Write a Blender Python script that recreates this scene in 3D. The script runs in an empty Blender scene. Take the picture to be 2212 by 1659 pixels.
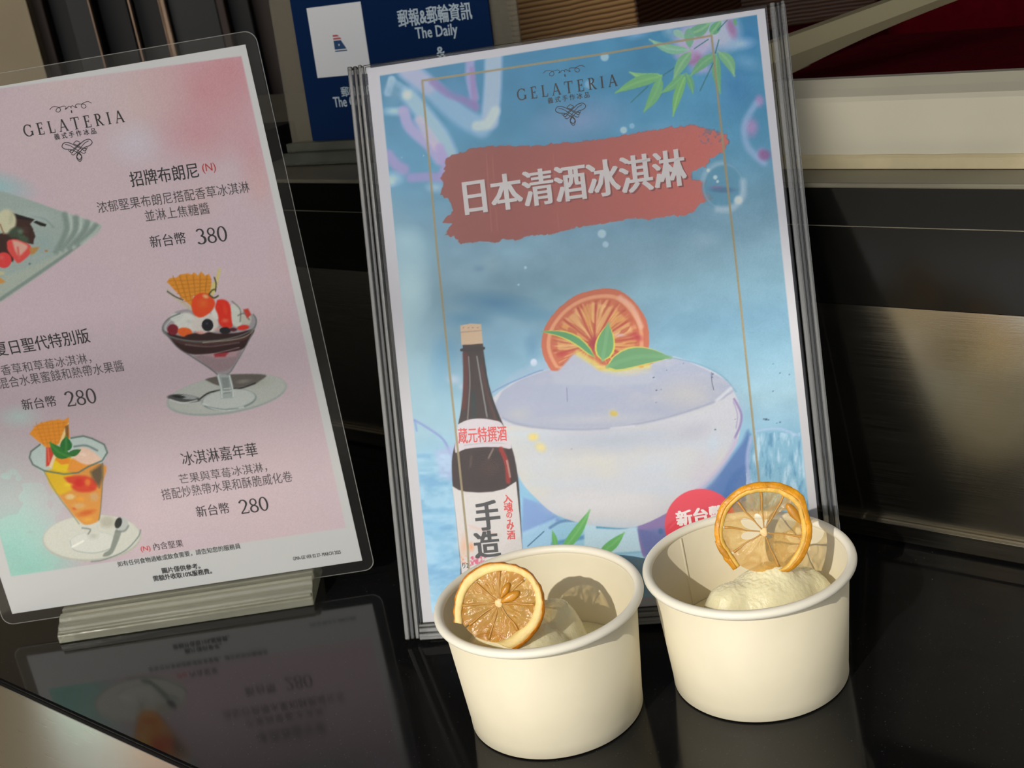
import bpy, bmesh, math, random
import numpy as np
from mathutils import Vector, Matrix, noise as mnoise
random.seed(4)
C = bpy.context.scene.collection
R = math.radians

# ------------------------------------------------------------------ camera
FPX, CAMH, PITCH, ROLL = 2899.0, 0.3638, 0.3502, -0.1721
cp, sp, cr, sr = math.cos(PITCH), math.sin(PITCH), math.cos(ROLL), math.sin(ROLL)
FW = np.array([0, cp, -sp]); UP0 = np.array([0, sp, cp]); RT0 = np.array([1.0, 0, 0])
RT = cr * RT0 + sr * UP0; UP = -sr * RT0 + cr * UP0
CO = np.array([0, 0, CAMH])
cam_data = bpy.data.cameras.new('camera'); cam = bpy.data.objects.new('camera', cam_data); C.objects.link(cam)
cam.matrix_world = Matrix(((RT[0], UP[0], -FW[0], 0), (RT[1], UP[1], -FW[1], 0), (RT[2], UP[2], -FW[2], CAMH), (0, 0, 0, 1)))
cam_data.lens = FPX / 2212 * 36; cam_data.sensor_width = 36; cam_data.clip_start = 0.01; cam_data.clip_end = 200
cam_data.dof.use_dof = True; cam_data.dof.focus_distance = 0.60; cam_data.dof.aperture_fstop = 30
bpy.context.scene.camera = cam

# ------------------------------------------------------------------ world, sun, exposure
sc = bpy.context.scene
sc.view_settings.view_transform = 'Standard'; sc.view_settings.look = 'None'
sc.view_settings.gamma = 1.0; sc.view_settings.use_curve_mapping = False
sc.view_settings.exposure = 0.0
w = bpy.data.worlds.new('sky'); sc.world = w; w.use_nodes = True
nt = w.node_tree; nt.nodes.clear()
sky = nt.nodes.new('ShaderNodeTexSky'); sky.sky_type = 'NISHITA'; sky.sun_disc = False
sky.sun_elevation = R(34); sky.sun_rotation = R(212); sky.air_density = 1.0; sky.dust_density = 1.2
hsv = nt.nodes.new('ShaderNodeHueSaturation'); hsv.inputs['Saturation'].default_value = 0.45
bg = nt.nodes.new('ShaderNodeBackground'); bg.inputs['Strength'].default_value = 0.160
wo = nt.nodes.new('ShaderNodeOutputWorld')
nt.links.new(sky.outputs[0], hsv.inputs['Color']); nt.links.new(hsv.outputs[0], bg.inputs[0]); nt.links.new(bg.outputs[0], wo.inputs[0])
SUN_AZ, SUN_EL = R(36), R(34)
sun_dir = Vector((math.sin(SUN_AZ) * math.cos(SUN_EL), math.cos(SUN_AZ) * math.cos(SUN_EL), -math.sin(SUN_EL)))
sl = bpy.data.lights.new('sun', 'SUN'); sl.energy = 2.25; sl.color = (1.0, 0.93, 0.80); sl.angle = R(0.53)
so = bpy.data.objects.new('sun', sl); C.objects.link(so); so.location = (-3, -4, 4)
so.rotation_euler = sun_dir.to_track_quat('-Z', 'Y').to_euler()

# ------------------------------------------------------------------ helpers
def s2l(c):
    return tuple(((v / 255) / 12.92 if v / 255 <= 0.04045 else ((v / 255 + 0.055) / 1.055) ** 2.4) for v in c)

def obj(name, mesh, m=None, parent=None, smooth=False):
    if isinstance(mesh, bmesh.types.BMesh):
        bm = mesh; mesh = bpy.data.meshes.new(name); bm.normal_update(); bm.to_mesh(mesh); bm.free()
    if m is not None:
        if isinstance(m, (list, tuple)):
            for k in m: mesh.materials.append(k)
        else: mesh.materials.append(m)
    if smooth:
        mesh.polygons.foreach_set('use_smooth', [True] * len(mesh.polygons))
    o = bpy.data.objects.new(name, mesh); C.objects.link(o)
    if parent is not None: o.parent = parent
    return o

def tag(o, label, cat, group=None):
    o['label'] = label; o['category'] = cat
    if group: o['group'] = group
    return o

def thing(name, label, cat, loc=(0, 0, 0), rot=(0, 0, 0), group=None):
    o = bpy.data.objects.new(name, None); C.objects.link(o); o.empty_display_size = 0.02
    o.location = loc; o.rotation_euler = rot
    return tag(o, label, cat, group)

def struct(o):
    o['kind'] = 'structure'; return o

def box(bm, x0, x1, y0, y1, z0, z1, bev=0.0, seg=2):
    r = bmesh.ops.create_cube(bm, size=1.0)
    vs = r['verts']
    for v in vs:
        v.co = Vector((x0 + (v.co.x + .5) * (x1 - x0), y0 + (v.co.y + .5) * (y1 - y0), z0 + (v.co.z + .5) * (z1 - z0)))
    if bev > 0:
        es = list({e for v in vs for e in v.link_edges})
        bmesh.ops.bevel(bm, geom=es, offset=bev, segments=seg, affect='EDGES', profile=0.5)
    return bm

def mbox(*a, **k):
    bm = bmesh.new(); return box(bm, *a, **k)

def lathe(profile, n=128, close=False, z0ang=0):
    bm = bmesh.new(); rings = []
    for r, z in profile:
        rings.append([bm.verts.new((r * math.cos(2 * math.pi * k / n), r * math.sin(2 * math.pi * k / n), z)) for k in range(n)])
    rr = list(zip(rings, rings[1:]))
    if close: rr.append((rings[-1], rings[0]))
    for a, b in rr:
        for k in range(n):
            bm.faces.new((a[k], a[(k + 1) % n], b[(k + 1) % n], b[k]))
    return bm, rings

def mat(name, col, rough=0.5, metal=0.0, spec=0.5, noise=None, bump=None, trans=0.0, ior=1.5, sss=0.0, coat=0.0, aniso=0.0):
    """noise = (scale, amount, stretch xyz)   bump = (scale, strength, distance, stretch)"""
    m = bpy.data.materials.new(name); m.use_nodes = True; t = m.node_tree; b = t.nodes['Principled BSDF']
    b.inputs['Base Color'].default_value = (*col, 1); b.inputs['Roughness'].default_value = rough
    b.inputs['Metallic'].default_value = metal; b.inputs['Specular IOR Level'].default_value = spec
    b.inputs['Transmission Weight'].default_value = trans; b.inputs['IOR'].default_value = ior
    b.inputs['Coat Weight'].default_value = coat; b.inputs['Anisotropic'].default_value = aniso
    if sss:
        b.inputs['Subsurface Weight'].default_value = sss; b.inputs['Subsurface Scale'].default_value = 0.01
        b.inputs['Subsurface Radius'].default_value = (1, .8, .5)
    tc = t.nodes.new('ShaderNodeTexCoord')
    def ntex(scale, stretch, detail=4):
        mp = t.nodes.new('ShaderNodeMapping'); mp.inputs['Scale'].default_value = stretch
        t.links.new(tc.outputs['Object'], mp.inputs[0])
        n = t.nodes.new('ShaderNodeTexNoise'); n.inputs['Scale'].default_value = scale; n.inputs['Detail'].default_value = detail
        t.links.new(mp.outputs[0], n.inputs['Vector']); return n
    if noise:
        n = ntex(noise[0], noise[2] if len(noise) > 2 else (1, 1, 1))
        mr = t.nodes.new('ShaderNodeMapRange'); mr.inputs[1].default_value = .3; mr.inputs[2].default_value = .7
        mr.inputs[3].default_value = 1 - noise[1]; mr.inputs[4].default_value = 1 + noise[1]
        t.links.new(n.outputs[0], mr.inputs[0])
        vm = t.nodes.new('ShaderNodeVectorMath'); vm.operation = 'SCALE'; vm.inputs[0].default_value = col
        t.links.new(mr.outputs[0], vm.inputs['Scale']); t.links.new(vm.outputs[0], b.inputs['Base Color'])
    if bump:
        n = ntex(bump[0], bump[3] if len(bump) > 3 else (1, 1, 1), 6)
        bp = t.nodes.new('ShaderNodeBump'); bp.inputs['Strength'].default_value = bump[1]; bp.inputs['Distance'].default_value = bump[2]
        t.links.new(n.outputs[0], bp.inputs['Height']); t.links.new(bp.outputs[0], b.inputs['Normal'])
    return m

def clear_mat(name, tint=(.97, .97, .97), rough=0.06, ior=1.25, bump=None, haze=0.0, hazecol=(.8, .8, .8)):
    """thin clear sheet: transparent + fresnel gloss (+ a little haze, standing for caught light in the rails)"""
    m = bpy.data.materials.new(name); m.use_nodes = True; t = m.node_tree; t.nodes.clear()
    o = t.nodes.new('ShaderNodeOutputMaterial'); tr = t.nodes.new('ShaderNodeBsdfTransparent'); tr.inputs[0].default_value = (*tint, 1)
    gl = t.nodes.new('ShaderNodeBsdfGlossy'); gl.inputs['Roughness'].default_value = rough
    fr = t.nodes.new('ShaderNodeFresnel'); fr.inputs['IOR'].default_value = ior
    mx = t.nodes.new('ShaderNodeMixShader'); t.links.new(fr.outputs[0], mx.inputs[0])
    src = tr
    if haze > 0:
        df = t.nodes.new('ShaderNodeBsdfDiffuse'); df.inputs[0].default_value = (*hazecol, 1)
        m2 = t.nodes.new('ShaderNodeMixShader'); m2.inputs[0].default_value = haze
        t.links.new(tr.outputs[0], m2.inputs[1]); t.links.new(df.outputs[0], m2.inputs[2]); src = m2
    t.links.new(src.outputs[0], mx.inputs[1]); t.links.new(gl.outputs[0], mx.inputs[2]); t.links.new(mx.outputs[0], o.inputs[0])
    if bump:
        tc = t.nodes.new('ShaderNodeTexCoord'); n = t.nodes.new('ShaderNodeTexNoise'); n.inputs['Scale'].default_value = bump[0]; n.inputs['Detail'].default_value = 5
        t.links.new(tc.outputs['Object'], n.inputs['Vector'])
        bp = t.nodes.new('ShaderNodeBump'); bp.inputs['Strength'].default_value = bump[1]; bp.inputs['Distance'].default_value = bump[2]
        t.links.new(n.outputs[0], bp.inputs['Height']); t.links.new(bp.outputs[0], gl.inputs['Normal']); t.links.new(bp.outputs[0], fr.inputs['Normal'])
    return m

def granite():
    m = mat('black_granite', (.006, .006, .0065), rough=.07, spec=.45)
    t = m.node_tree; b = t.nodes['Principled BSDF']; tc = t.nodes.new('ShaderNodeTexCoord')
    v = t.nodes.new('ShaderNodeTexNoise'); v.inputs['Scale'].default_value = 900; v.inputs['Detail'].default_value = 2
    t.links.new(tc.outputs['Object'], v.inputs['Vector'])
    cr_ = t.nodes.new('ShaderNodeValToRGB'); e = cr_.color_ramp.elements
    e[0].position = .66; e[0].color = (.005, .005, .0055, 1); e[1].position = .80; e[1].color = (.06, .06, .058, 1)
    t.links.new(v.outputs[0], cr_.inputs[0]); t.links.new(cr_.outputs[0], b.inputs['Base Color'])
    n2 = t.nodes.new('ShaderNodeTexNoise'); n2.inputs['Scale'].default_value = 12; n2.inputs['Detail'].default_value = 4
    t.links.new(tc.outputs['Object'], n2.inputs['Vector'])
    mr = t.nodes.new('ShaderNodeMapRange'); mr.inputs[1].default_value = .3; mr.inputs[2].default_value = .7; mr.inputs[3].default_value = .04; mr.inputs[4].default_value = .13
    t.links.new(n2.outputs[0], mr.inputs[0]); t.links.new(mr.outputs[0], b.inputs['Roughness'])
    return m

def steel(name, base=(.60, .57, .50), rough=.19, lines=400, stretch=(.6, 60, 60)):
    m = mat(name, base, rough=rough, metal=1.0, bump=(lines / 10, .07, .0003, stretch))
    t = m.node_tree; b = t.nodes['Principled BSDF']; tc = t.nodes.new('ShaderNodeTexCoord')
    mp = t.nodes.new('ShaderNodeMapping'); mp.inputs['Scale'].default_value = stretch
    n = t.nodes.new('ShaderNodeTexNoise'); n.inputs['Scale'].default_value = lines / 10; n.inputs['Detail'].default_value = 6
    t.links.new(tc.outputs['Object'], mp.inputs[0]); t.links.new(mp.outputs[0], n.inputs['Vector'])
    mr = t.nodes.new('ShaderNodeMapRange'); mr.inputs[1].default_value = .25; mr.inputs[2].default_value = .75
    mr.inputs[3].default_value = rough - .04; mr.inputs[4].default_value = rough + .06
    t.links.new(n.outputs[0], mr.inputs[0]); t.links.new(mr.outputs[0], b.inputs['Roughness'])
    return m

# ------------------------------------------------------------------ materials
M = dict(
    granite=granite(),
    steel=steel('brushed_steel'),
    steel_front=steel('worn_brushed_steel', (.72, .70, .64), .30, 300, (1, 50, 50)),
    black=mat('black_gloss_panel', (.0045, .0045, .004), rough=.16, spec=.5, noise=(30, .2)),
    blackm=mat('black_matte', (.006, .005, .005), rough=.6),
    ledge=mat('ledge_stone', s2l((120, 116, 100)), rough=.35, noise=(25, .12)),
    cream=mat('cream_plastic', s2l((214, 208, 186)), rough=.38, noise=(12, .05), bump=(60, .08, .0006)),
    flange=mat('cream_flange', s2l((214, 200, 160)), rough=.45, noise=(60, .08)),
    maroon=mat('maroon_fabric', s2l((84, 0, 14)), rough=.95, spec=.08, noise=(80, .15), bump=(400, .2, .0005)),
    brown=mat('dark_brown_wood', s2l((58, 42, 32)), rough=.6, noise=(8, .25, (6, 6, .6))),
    beige=mat('beige_wall_paint', s2l((168, 152, 122)), rough=.7, noise=(14, .06)),
    greyp=mat('dark_grey_panel', s2l((31, 31, 31)), rough=.55, noise=(10, .1)),
    strip=mat('tarnished_metal', s2l((150, 125, 105)), rough=.4, metal=.6, noise=(40, .2)),
    bounce_ceiling=mat('pale_bounce_ceiling', s2l((206, 202, 190)), rough=.8),  # kept pale so the unseen ceiling bounces soft light down
    floor=mat('pavement', s2l((178, 170, 154)), rough=.85, noise=(3, .15)),
    dark=mat('dark_interior', (.012, .011, .010), rough=.8),
    paper=mat('white_paper', (.84, .85, .87), rough=.6),
    ink=mat('black_ink', (.018, .02, .024), rough=.5),
    inkgrey=mat('grey_ink', (.075, .07, .075), rough=.55),
    inkred=mat('red_ink', s2l((205, 60, 60)), rough=.5),
    inkwhite=mat('white_ink', s2l((232, 230, 232)), rough=.5),
    inkteal=mat('dark_teal_ink', s2l((18, 36, 46)), rough=.5),
    shadowink=mat('brown_ink', s2l((150, 70, 62)), rough=.5),
    navy=mat('navy_print', s2l((0, 36, 80)), rough=.6, spec=.12),
    signwhite=mat('light_blue_ink', s2l((196, 214, 226)), rough=.5),
    cup=mat('paper_cup_board', (.755, .695, .53), rough=.55, noise=(70, .02), bump=(420, .10, .0003)),
    acryl=clear_mat('clear_acrylic', (.985, .985, .985), .05),
    back=mat('back_of_print', s2l((120, 122, 128)), rough=.7),
    lam=clear_mat('laminate_film', (.95, .95, .95), .13, 1.17, haze=.008, hazecol=(.9, .9, .88), bump=(22, .25, .002)),
    rim_skylit=mat('skylit_rim_board', (.86, .83, .73), rough=.45),  # paler than the cup board: light from above put into the colour
    rail_refract=clear_mat('acrylic_dark_refraction', (.60, .60, .58), .08, 1.6, haze=.04, hazecol=(.5, .5, .48)),  # dark tint stands for the dark surroundings refracted in the middle rib
    glass=clear_mat('acrylic_light_haze', (.88, .88, .86), .09, 1.6, haze=.16, hazecol=(.75, .76, .74)),  # whitish haze stands for light the acrylic picks up
    block=mat('aged_acrylic_block', (.60, .60, .49), rough=.2, trans=.75, ior=1.45, noise=(14, .12, (1, 10, 6)), bump=(18, .35, .002, (1, 8, 8))),
    greenac=mat('cloudy_acrylic', (.24, .25, .20), rough=.25, trans=.6, ior=1.45, noise=(30, .35, (1, 3, 3)), bump=(40, .4, .002, (1, 4, 4))),
    holder=clear_mat('frosted_acrylic', (.80, .78, .70), .2, haze=.32, hazecol=(.42, .38, .30)),
)

def wood(name, c1, c2, scale=90, rot=0.0):
    m = mat(name, c1, rough=.55); t = m.node_tree; b = t.nodes['Principled BSDF']
    tc = t.nodes.new('ShaderNodeTexCoord'); mp = t.nodes.new('ShaderNodeMapping'); mp.inputs['Rotation'].default_value = (0, rot, 0)
    wv = t.nodes.new('ShaderNodeTexWave'); wv.bands_direction = 'Z'; wv.inputs['Scale'].default_value = scale
    wv.inputs['Distortion'].default_value = 4.0; wv.inputs['Detail'].default_value = 3; wv.inputs['Detail Scale'].default_value = .18
    t.links.new(tc.outputs['Object'], mp.inputs[0]); t.links.new(mp.outputs[0], wv.inputs['Vector'])
    rp = t.nodes.new('ShaderNodeValToRGB'); rp.color_ramp.elements[0].color = (*c2, 1); rp.color_ramp.elements[1].color = (*c1, 1)
    rp.color_ramp.elements[0].position = .05; rp.color_ramp.elements[1].position = .55
    t.links.new(wv.outputs[0], rp.inputs[0]); t.links.new(rp.outputs[0], b.inputs['Base Color'])
    bp = t.nodes.new('ShaderNodeBump'); bp.inputs['Strength'].default_value = .5; bp.inputs['Distance'].default_value = .001
    t.links.new(wv.outputs[0], bp.inputs['Height']); t.links.new(bp.outputs[0], b.inputs['Normal'])
    return m
M['wood_light'] = wood('grained_light_wood', s2l((206, 160, 104)), s2l((130, 88, 48)))
M['wood_dark_shaded'] = wood('grained_dark_shaded_wood', s2l((92, 58, 34)), s2l((44, 24, 12)))  # dark box's own wood; on the wooden box it stands for shade

def vcol_mat(name, rough):
    m = mat(name, (1, 1, 1), rough=rough, spec=.3); t = m.node_tree
    a = t.nodes.new('ShaderNodeVertexColor'); a.layer_name = 'print'
    t.links.new(a.outputs[0], t.nodes['Principled BSDF'].inputs['Base Color']); return m
M['print'] = vcol_mat('printed_paper', .6)

# ------------------------------------------------------------------ room shell (open shop front towards the street)
FZ = -0.92
struct(obj('floor', mbox(-6, 6, -8, 3.2, FZ - .05, FZ), M['floor']))
CZ = 3.95
struct(obj('shade_ceiling', mbox(-9, 9, -3.90, 2.9, CZ, CZ + .05), M['bounce_ceiling']))  # unseen; carried far forward so its edge shades upper poster and menu
struct(obj('wall_back', mbox(-9, 9, 2.6, 2.7, FZ, CZ), M['dark']))
struct(obj('shade_wall_left', mbox(-3.2, -3.1, -0.5, 2.6, FZ, CZ), M['dark']))  # unseen; brought forward to darken what the steel panel mirrors
struct(obj('shade_wall_right', mbox(1.20, 1.30, -2.8, 2.6, FZ, CZ), M['dark']))  # unseen; added close in to cut the light from the right

# ------------------------------------------------------------------ counter: local x runs along it, -y towards its front
HD = R(-42.2746)
PA = (-0.13220712, 0.9411637)
PL = -0.001
cnt = thing('counter', 'black speckled stone counter with a brushed steel front strip under the cups and menus', 'counter', (PA[0], PA[1], 0), (0, 0, HD))
def front_d(p):  # distance from the panel plane of a world point
    T = np.array([math.cos(HD), math.sin(HD)]); N = np.array([T[1], -T[0]])
    return (np.array(p) - np.array(PA)) @ N
fd = 0.5 * (front_d((-0.308, .6587)) + front_d((-.1736, .5451)))
obj('stone_top', mbox(-.75, 1.2, -fd, .05, -.03, 0, bev=.0012), M['granite'], cnt)
obj('steel_strip', mbox(-.75, 1.2, -fd - .20, -fd - .0022, -.03, -.0008, bev=.001), M['steel_front'], cnt)
obj('joint', mbox(-.75, 1.2, -fd - .0022, -fd, -.02, -.0018), M['blackm'], cnt)
obj('base', mbox(-.75, 1.2, -fd - .15, .05, FZ, -.03), M['dark'], cnt)

lg = thing('raised_ledge', 'raised black ledge with a brushed steel kick panel behind the blue poster stand', 'ledge', (PA[0], PA[1], 0), (0, 0, HD))
obj('kick_panel', mbox(-.45, 1.2, 0, .02, .0005, .1348), M['steel'], lg)
bm = mbox(-.45, 1.2, -.0035, 0, .0012, .0125, bev=.0008); box(bm, -.45, 1.2, -.0050, -.0035, .0110, .0128, bev=.0004)
obj('bottom_rail', bm, M['steel'], lg)
obj('dark_panel', mbox(-.45, 1.2, -.0002, .02, .1352, .1770), M['black'], lg)
obj('dark_panel', mbox(-.45, 1.2, -.0008, .02, .1776, .1970), M['black'], lg)
obj('seam_strip', mbox(-.45, 1.2, -.0010, .02, .1771, .1775), M['ledge'], lg)
obj('ledge_top', mbox(-.45, 1.2, -.0020, .34, .1972, .2000, bev=.0009), M['ledge'], lg)
obj('ledge_body', mbox(-.45, 1.2, .022, .34, .0005, .1970), M['blackm'], lg)

# cream tray on the ledge, right of the poster
tr = thing('cream_tray', 'long cream plastic tray with a yellowed lower rim on the ledge behind the cups', 'tray', (PA[0], PA[1], 0), (0, 0, HD))
X0 = .33
def prism(profile, x0, x1, nx=1):
    bm = bmesh.new(); rows = []
    for k in range(nx + 1):
        x = x0 + (x1 - x0) * k / nx
        rows.append([bm.verts.new((x, y, z)) for y, z in profile])
    n = len(profile)
    for a, b in zip(rows, rows[1:]):
        for k in range(n): bm.faces.new((a[k], a[(k + 1) % n], b[(k + 1) % n], b[k]))
    bm.faces.new(rows[0][::-1]); bm.faces.new(rows[-1])
    return bm
obj('tray_wall', prism([(.027, .207), (.027, .2345), (.0285, .2368), (.034, .2400), (.040, .2440), (.046, .2440), (.046, .2070)], X0, 1.2), M['cream'], tr)
bm = prism([(.0245, .2003), (.0245, .2058), (.0260, .2072), (.046, .2072), (.046, .2003)], X0, 1.2, 60)
for v in bm.verts:
    if v.co.z > .205: v.co.z += .0003 * mnoise.noise(v.co * 90)
obj('lower_rim', bm, M['flange'], tr)

# ------------------------------------------------------------------ things behind
def wbox(name, pts, z0, z1, m, parent=None):
    """upright prism over a plan polygon"""
    bm = bmesh.new(); a = [bm.verts.new((x, y, z0)) for x, y in pts]; b = [bm.verts.new((x, y, z1)) for x, y in pts]
    n = len(pts)
    for k in range(n): bm.faces.new((a[k], a[(k + 1) % n], b[(k + 1) % n], b[k]))
    bm.faces.new(a[::-1]); bm.faces.new(b)
    return obj(name, bm, m, parent)

struct(wbox('wall_partition', [(-1.3, 1.60), (-.4665, 1.60), (-.4665, 1.72), (-1.3, 1.72)], FZ, 1.5, M['beige']))
def xs(px): return -.469 + (px - 70) * .00051
cab = thing('tall_cabinet', 'tall dark cabinet with upright brown and grey panels behind the pink menu', 'cabinet', (-.35, 1.65, FZ))
def post(name, a, b, y, m, d=.05):
    x0, x1 = xs(a), xs(b)
    return obj(name, mbox(x0 + .35, x1 + .35, y - 1.65, y - 1.65 + d, 0, 1.4 - FZ, bev=.0015), m, cab)
post('brown_panel', 70, 98, 1.62, M['brown']); post('black_panel', 99, 150, 1.64, M['blackm'])
post('grey_post', 150, 204, 1.615, M['greyp']); post('metal_edge', 204, 208, 1.605, M['strip'], .01)
post('black_panel', 208, 275, 1.64, M['blackm']); post('metal_strip', 276, 281, 1.62, M['greyp'], .01)
post('metal_strip', 285, 288, 1.62, M['strip'], .01); post('black_panel', 289, 347, 1.64, M['blackm'])
post('metal_strip', 350, 355, 1.62, M['strip'], .01); post('metal_strip', 358, 370, 1.61, M['strip'], .01)
post('grey_panel', 371, 478, 1.62, M['greyp']); post('brown_edge', 478, 496, 1.62, M['brown'])
post('black_panel', 497, 545, 1.64, M['blackm']); post('brown_panel', 545, 700, 1.66, M['brown'])

bb = wbox('black_box', [(-.160, 1.004), (-.130, 1.046), (-.172, 1.076), (-.202, 1.034)], .2003, .2240, M['blackm'])
tag(bb, 'small black box on the ledge just left of the blue sign', 'box')
wb = thing('wooden_box', 'strongly grained wooden box behind the top of the blue poster', 'box', (.1335, .985, .2003), (0, 0, R(14)))
def board(name, x0, x1, y0, y1, z0, z1, m): return obj(name, mbox(x0, x1, y0, y1, z0, z1, bev=.0012), m, wb)
bm = mbox(-.093, 0, 0, .008, 0, .16, bev=.002)
obj('front_board', bm, M['wood_light'], wb)
def slab(name, p0, p1, th, z0, z1, m):
    d = Vector((p1[0] - p0[0], p1[1] - p0[1], 0)); L = d.length; a = math.atan2(d.y, d.x)
    o = obj(name, mbox(0, L, 0, th, z0, z1, bev=.0015), m, wb); o.location = (p0[0], p0[1], 0); o.rotation_euler = (0, 0, a); return o
slab('side_board', (.0005, .0), (.16, .16), .008, 0, .16, M['wood_dark_shaded'])  # turned from the sun: its shade is put into the darker wood
slab('back_board', (-.09, .010), (-.085, .16), .008, 0, .16, M['wood_dark_shaded'])
db = thing('dark_wooden_box', 'dark brown wooden box at the right behind the tall poster corner', 'box', (.285, 1.28, .2003), (0, 0, R(-8)))
obj('box_body', mbox(-.08, .11, 0, .1, 0, .15, bev=.003), M['wood_dark_shaded'], db)

# cream arm leaning on the tray
arm = tag(obj('sloping_beam', bpy.data.meshes.new('sloping_beam'), M['cream']), 'sloping cream plastic arm rising from the tray behind the poster corner', 'beam')
bm = bmesh.new()
M['tan'] = mat('tan_plastic', s2l((176, 166, 132)), rough=.4, noise=(14, .06)); arm.data.materials[0] = M['tan']
ar = []
N_ = 14
for k in range(N_ + 1):
    s = k / N_
    x = .150 + (.335 - .150) * s
    top = .2462 + (.2745 - .2462) * s ; 
    rid = top - .0105 + .004 * s
    low = rid - (.0175 - .012 * s) + .006 * math.sin(math.pi * s) * .8
    y = .800 + .02 * s
    ar.append([bm.verts.new((x, y + dy, z)) for dy, z in ((.010, top), (.0, rid), (.004, low), (.022, low), (.022, top))])
for a, b in zip(ar, ar[1:]):
    for k in range(5): bm.faces.new((a[k], a[(k + 1) % 5], b[(k + 1) % 5], b[k]))
bm.faces.new(ar[0][::-1]); bm.faces.new(ar[-1]); bm.normal_update(); bm.to_mesh(arm.data); bm.free()

clo = tag(obj('maroon_cloth', mbox(.292, 1.15, .0475, .33, .2003, .2215, bev=.006, seg=3), M['maroon'], None, smooth=False), 'flat folded maroon cloth lying on the ledge right behind the cream tray', 'cloth')
clo.location = (PA[0], PA[1], 0); clo.rotation_euler = (0, 0, HD)
# maroon seat back behind the tray
ch = thing('maroon_cushion', 'dark maroon cushioned seat back behind the cream tray at the right', 'cushion', (.55, 1.12, .05), (0, 0, R(-25)))
bm = mbox(-.19, .45, 0, .09, 0, .30, bev=.02, seg=4)
obj('cushion_body', bm, M['maroon'], ch, smooth=True)
ch2 = thing('small_maroon_cushion', 'small lighter maroon cushion seen between the dark box and the cream arm', 'cushion', (.43, 1.50, .0), (0, 0, 0))
bm = mbox(-.06, .10, 0, .07, 0, .262, bev=.015, seg=4)
M['maroon2'] = mat('maroon_fabric_light', s2l((120, 8, 40)), rough=.95, spec=.08, noise=(80, .1))
obj('cushion_body', bm, M['maroon2'], ch2, smooth=True)

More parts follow.
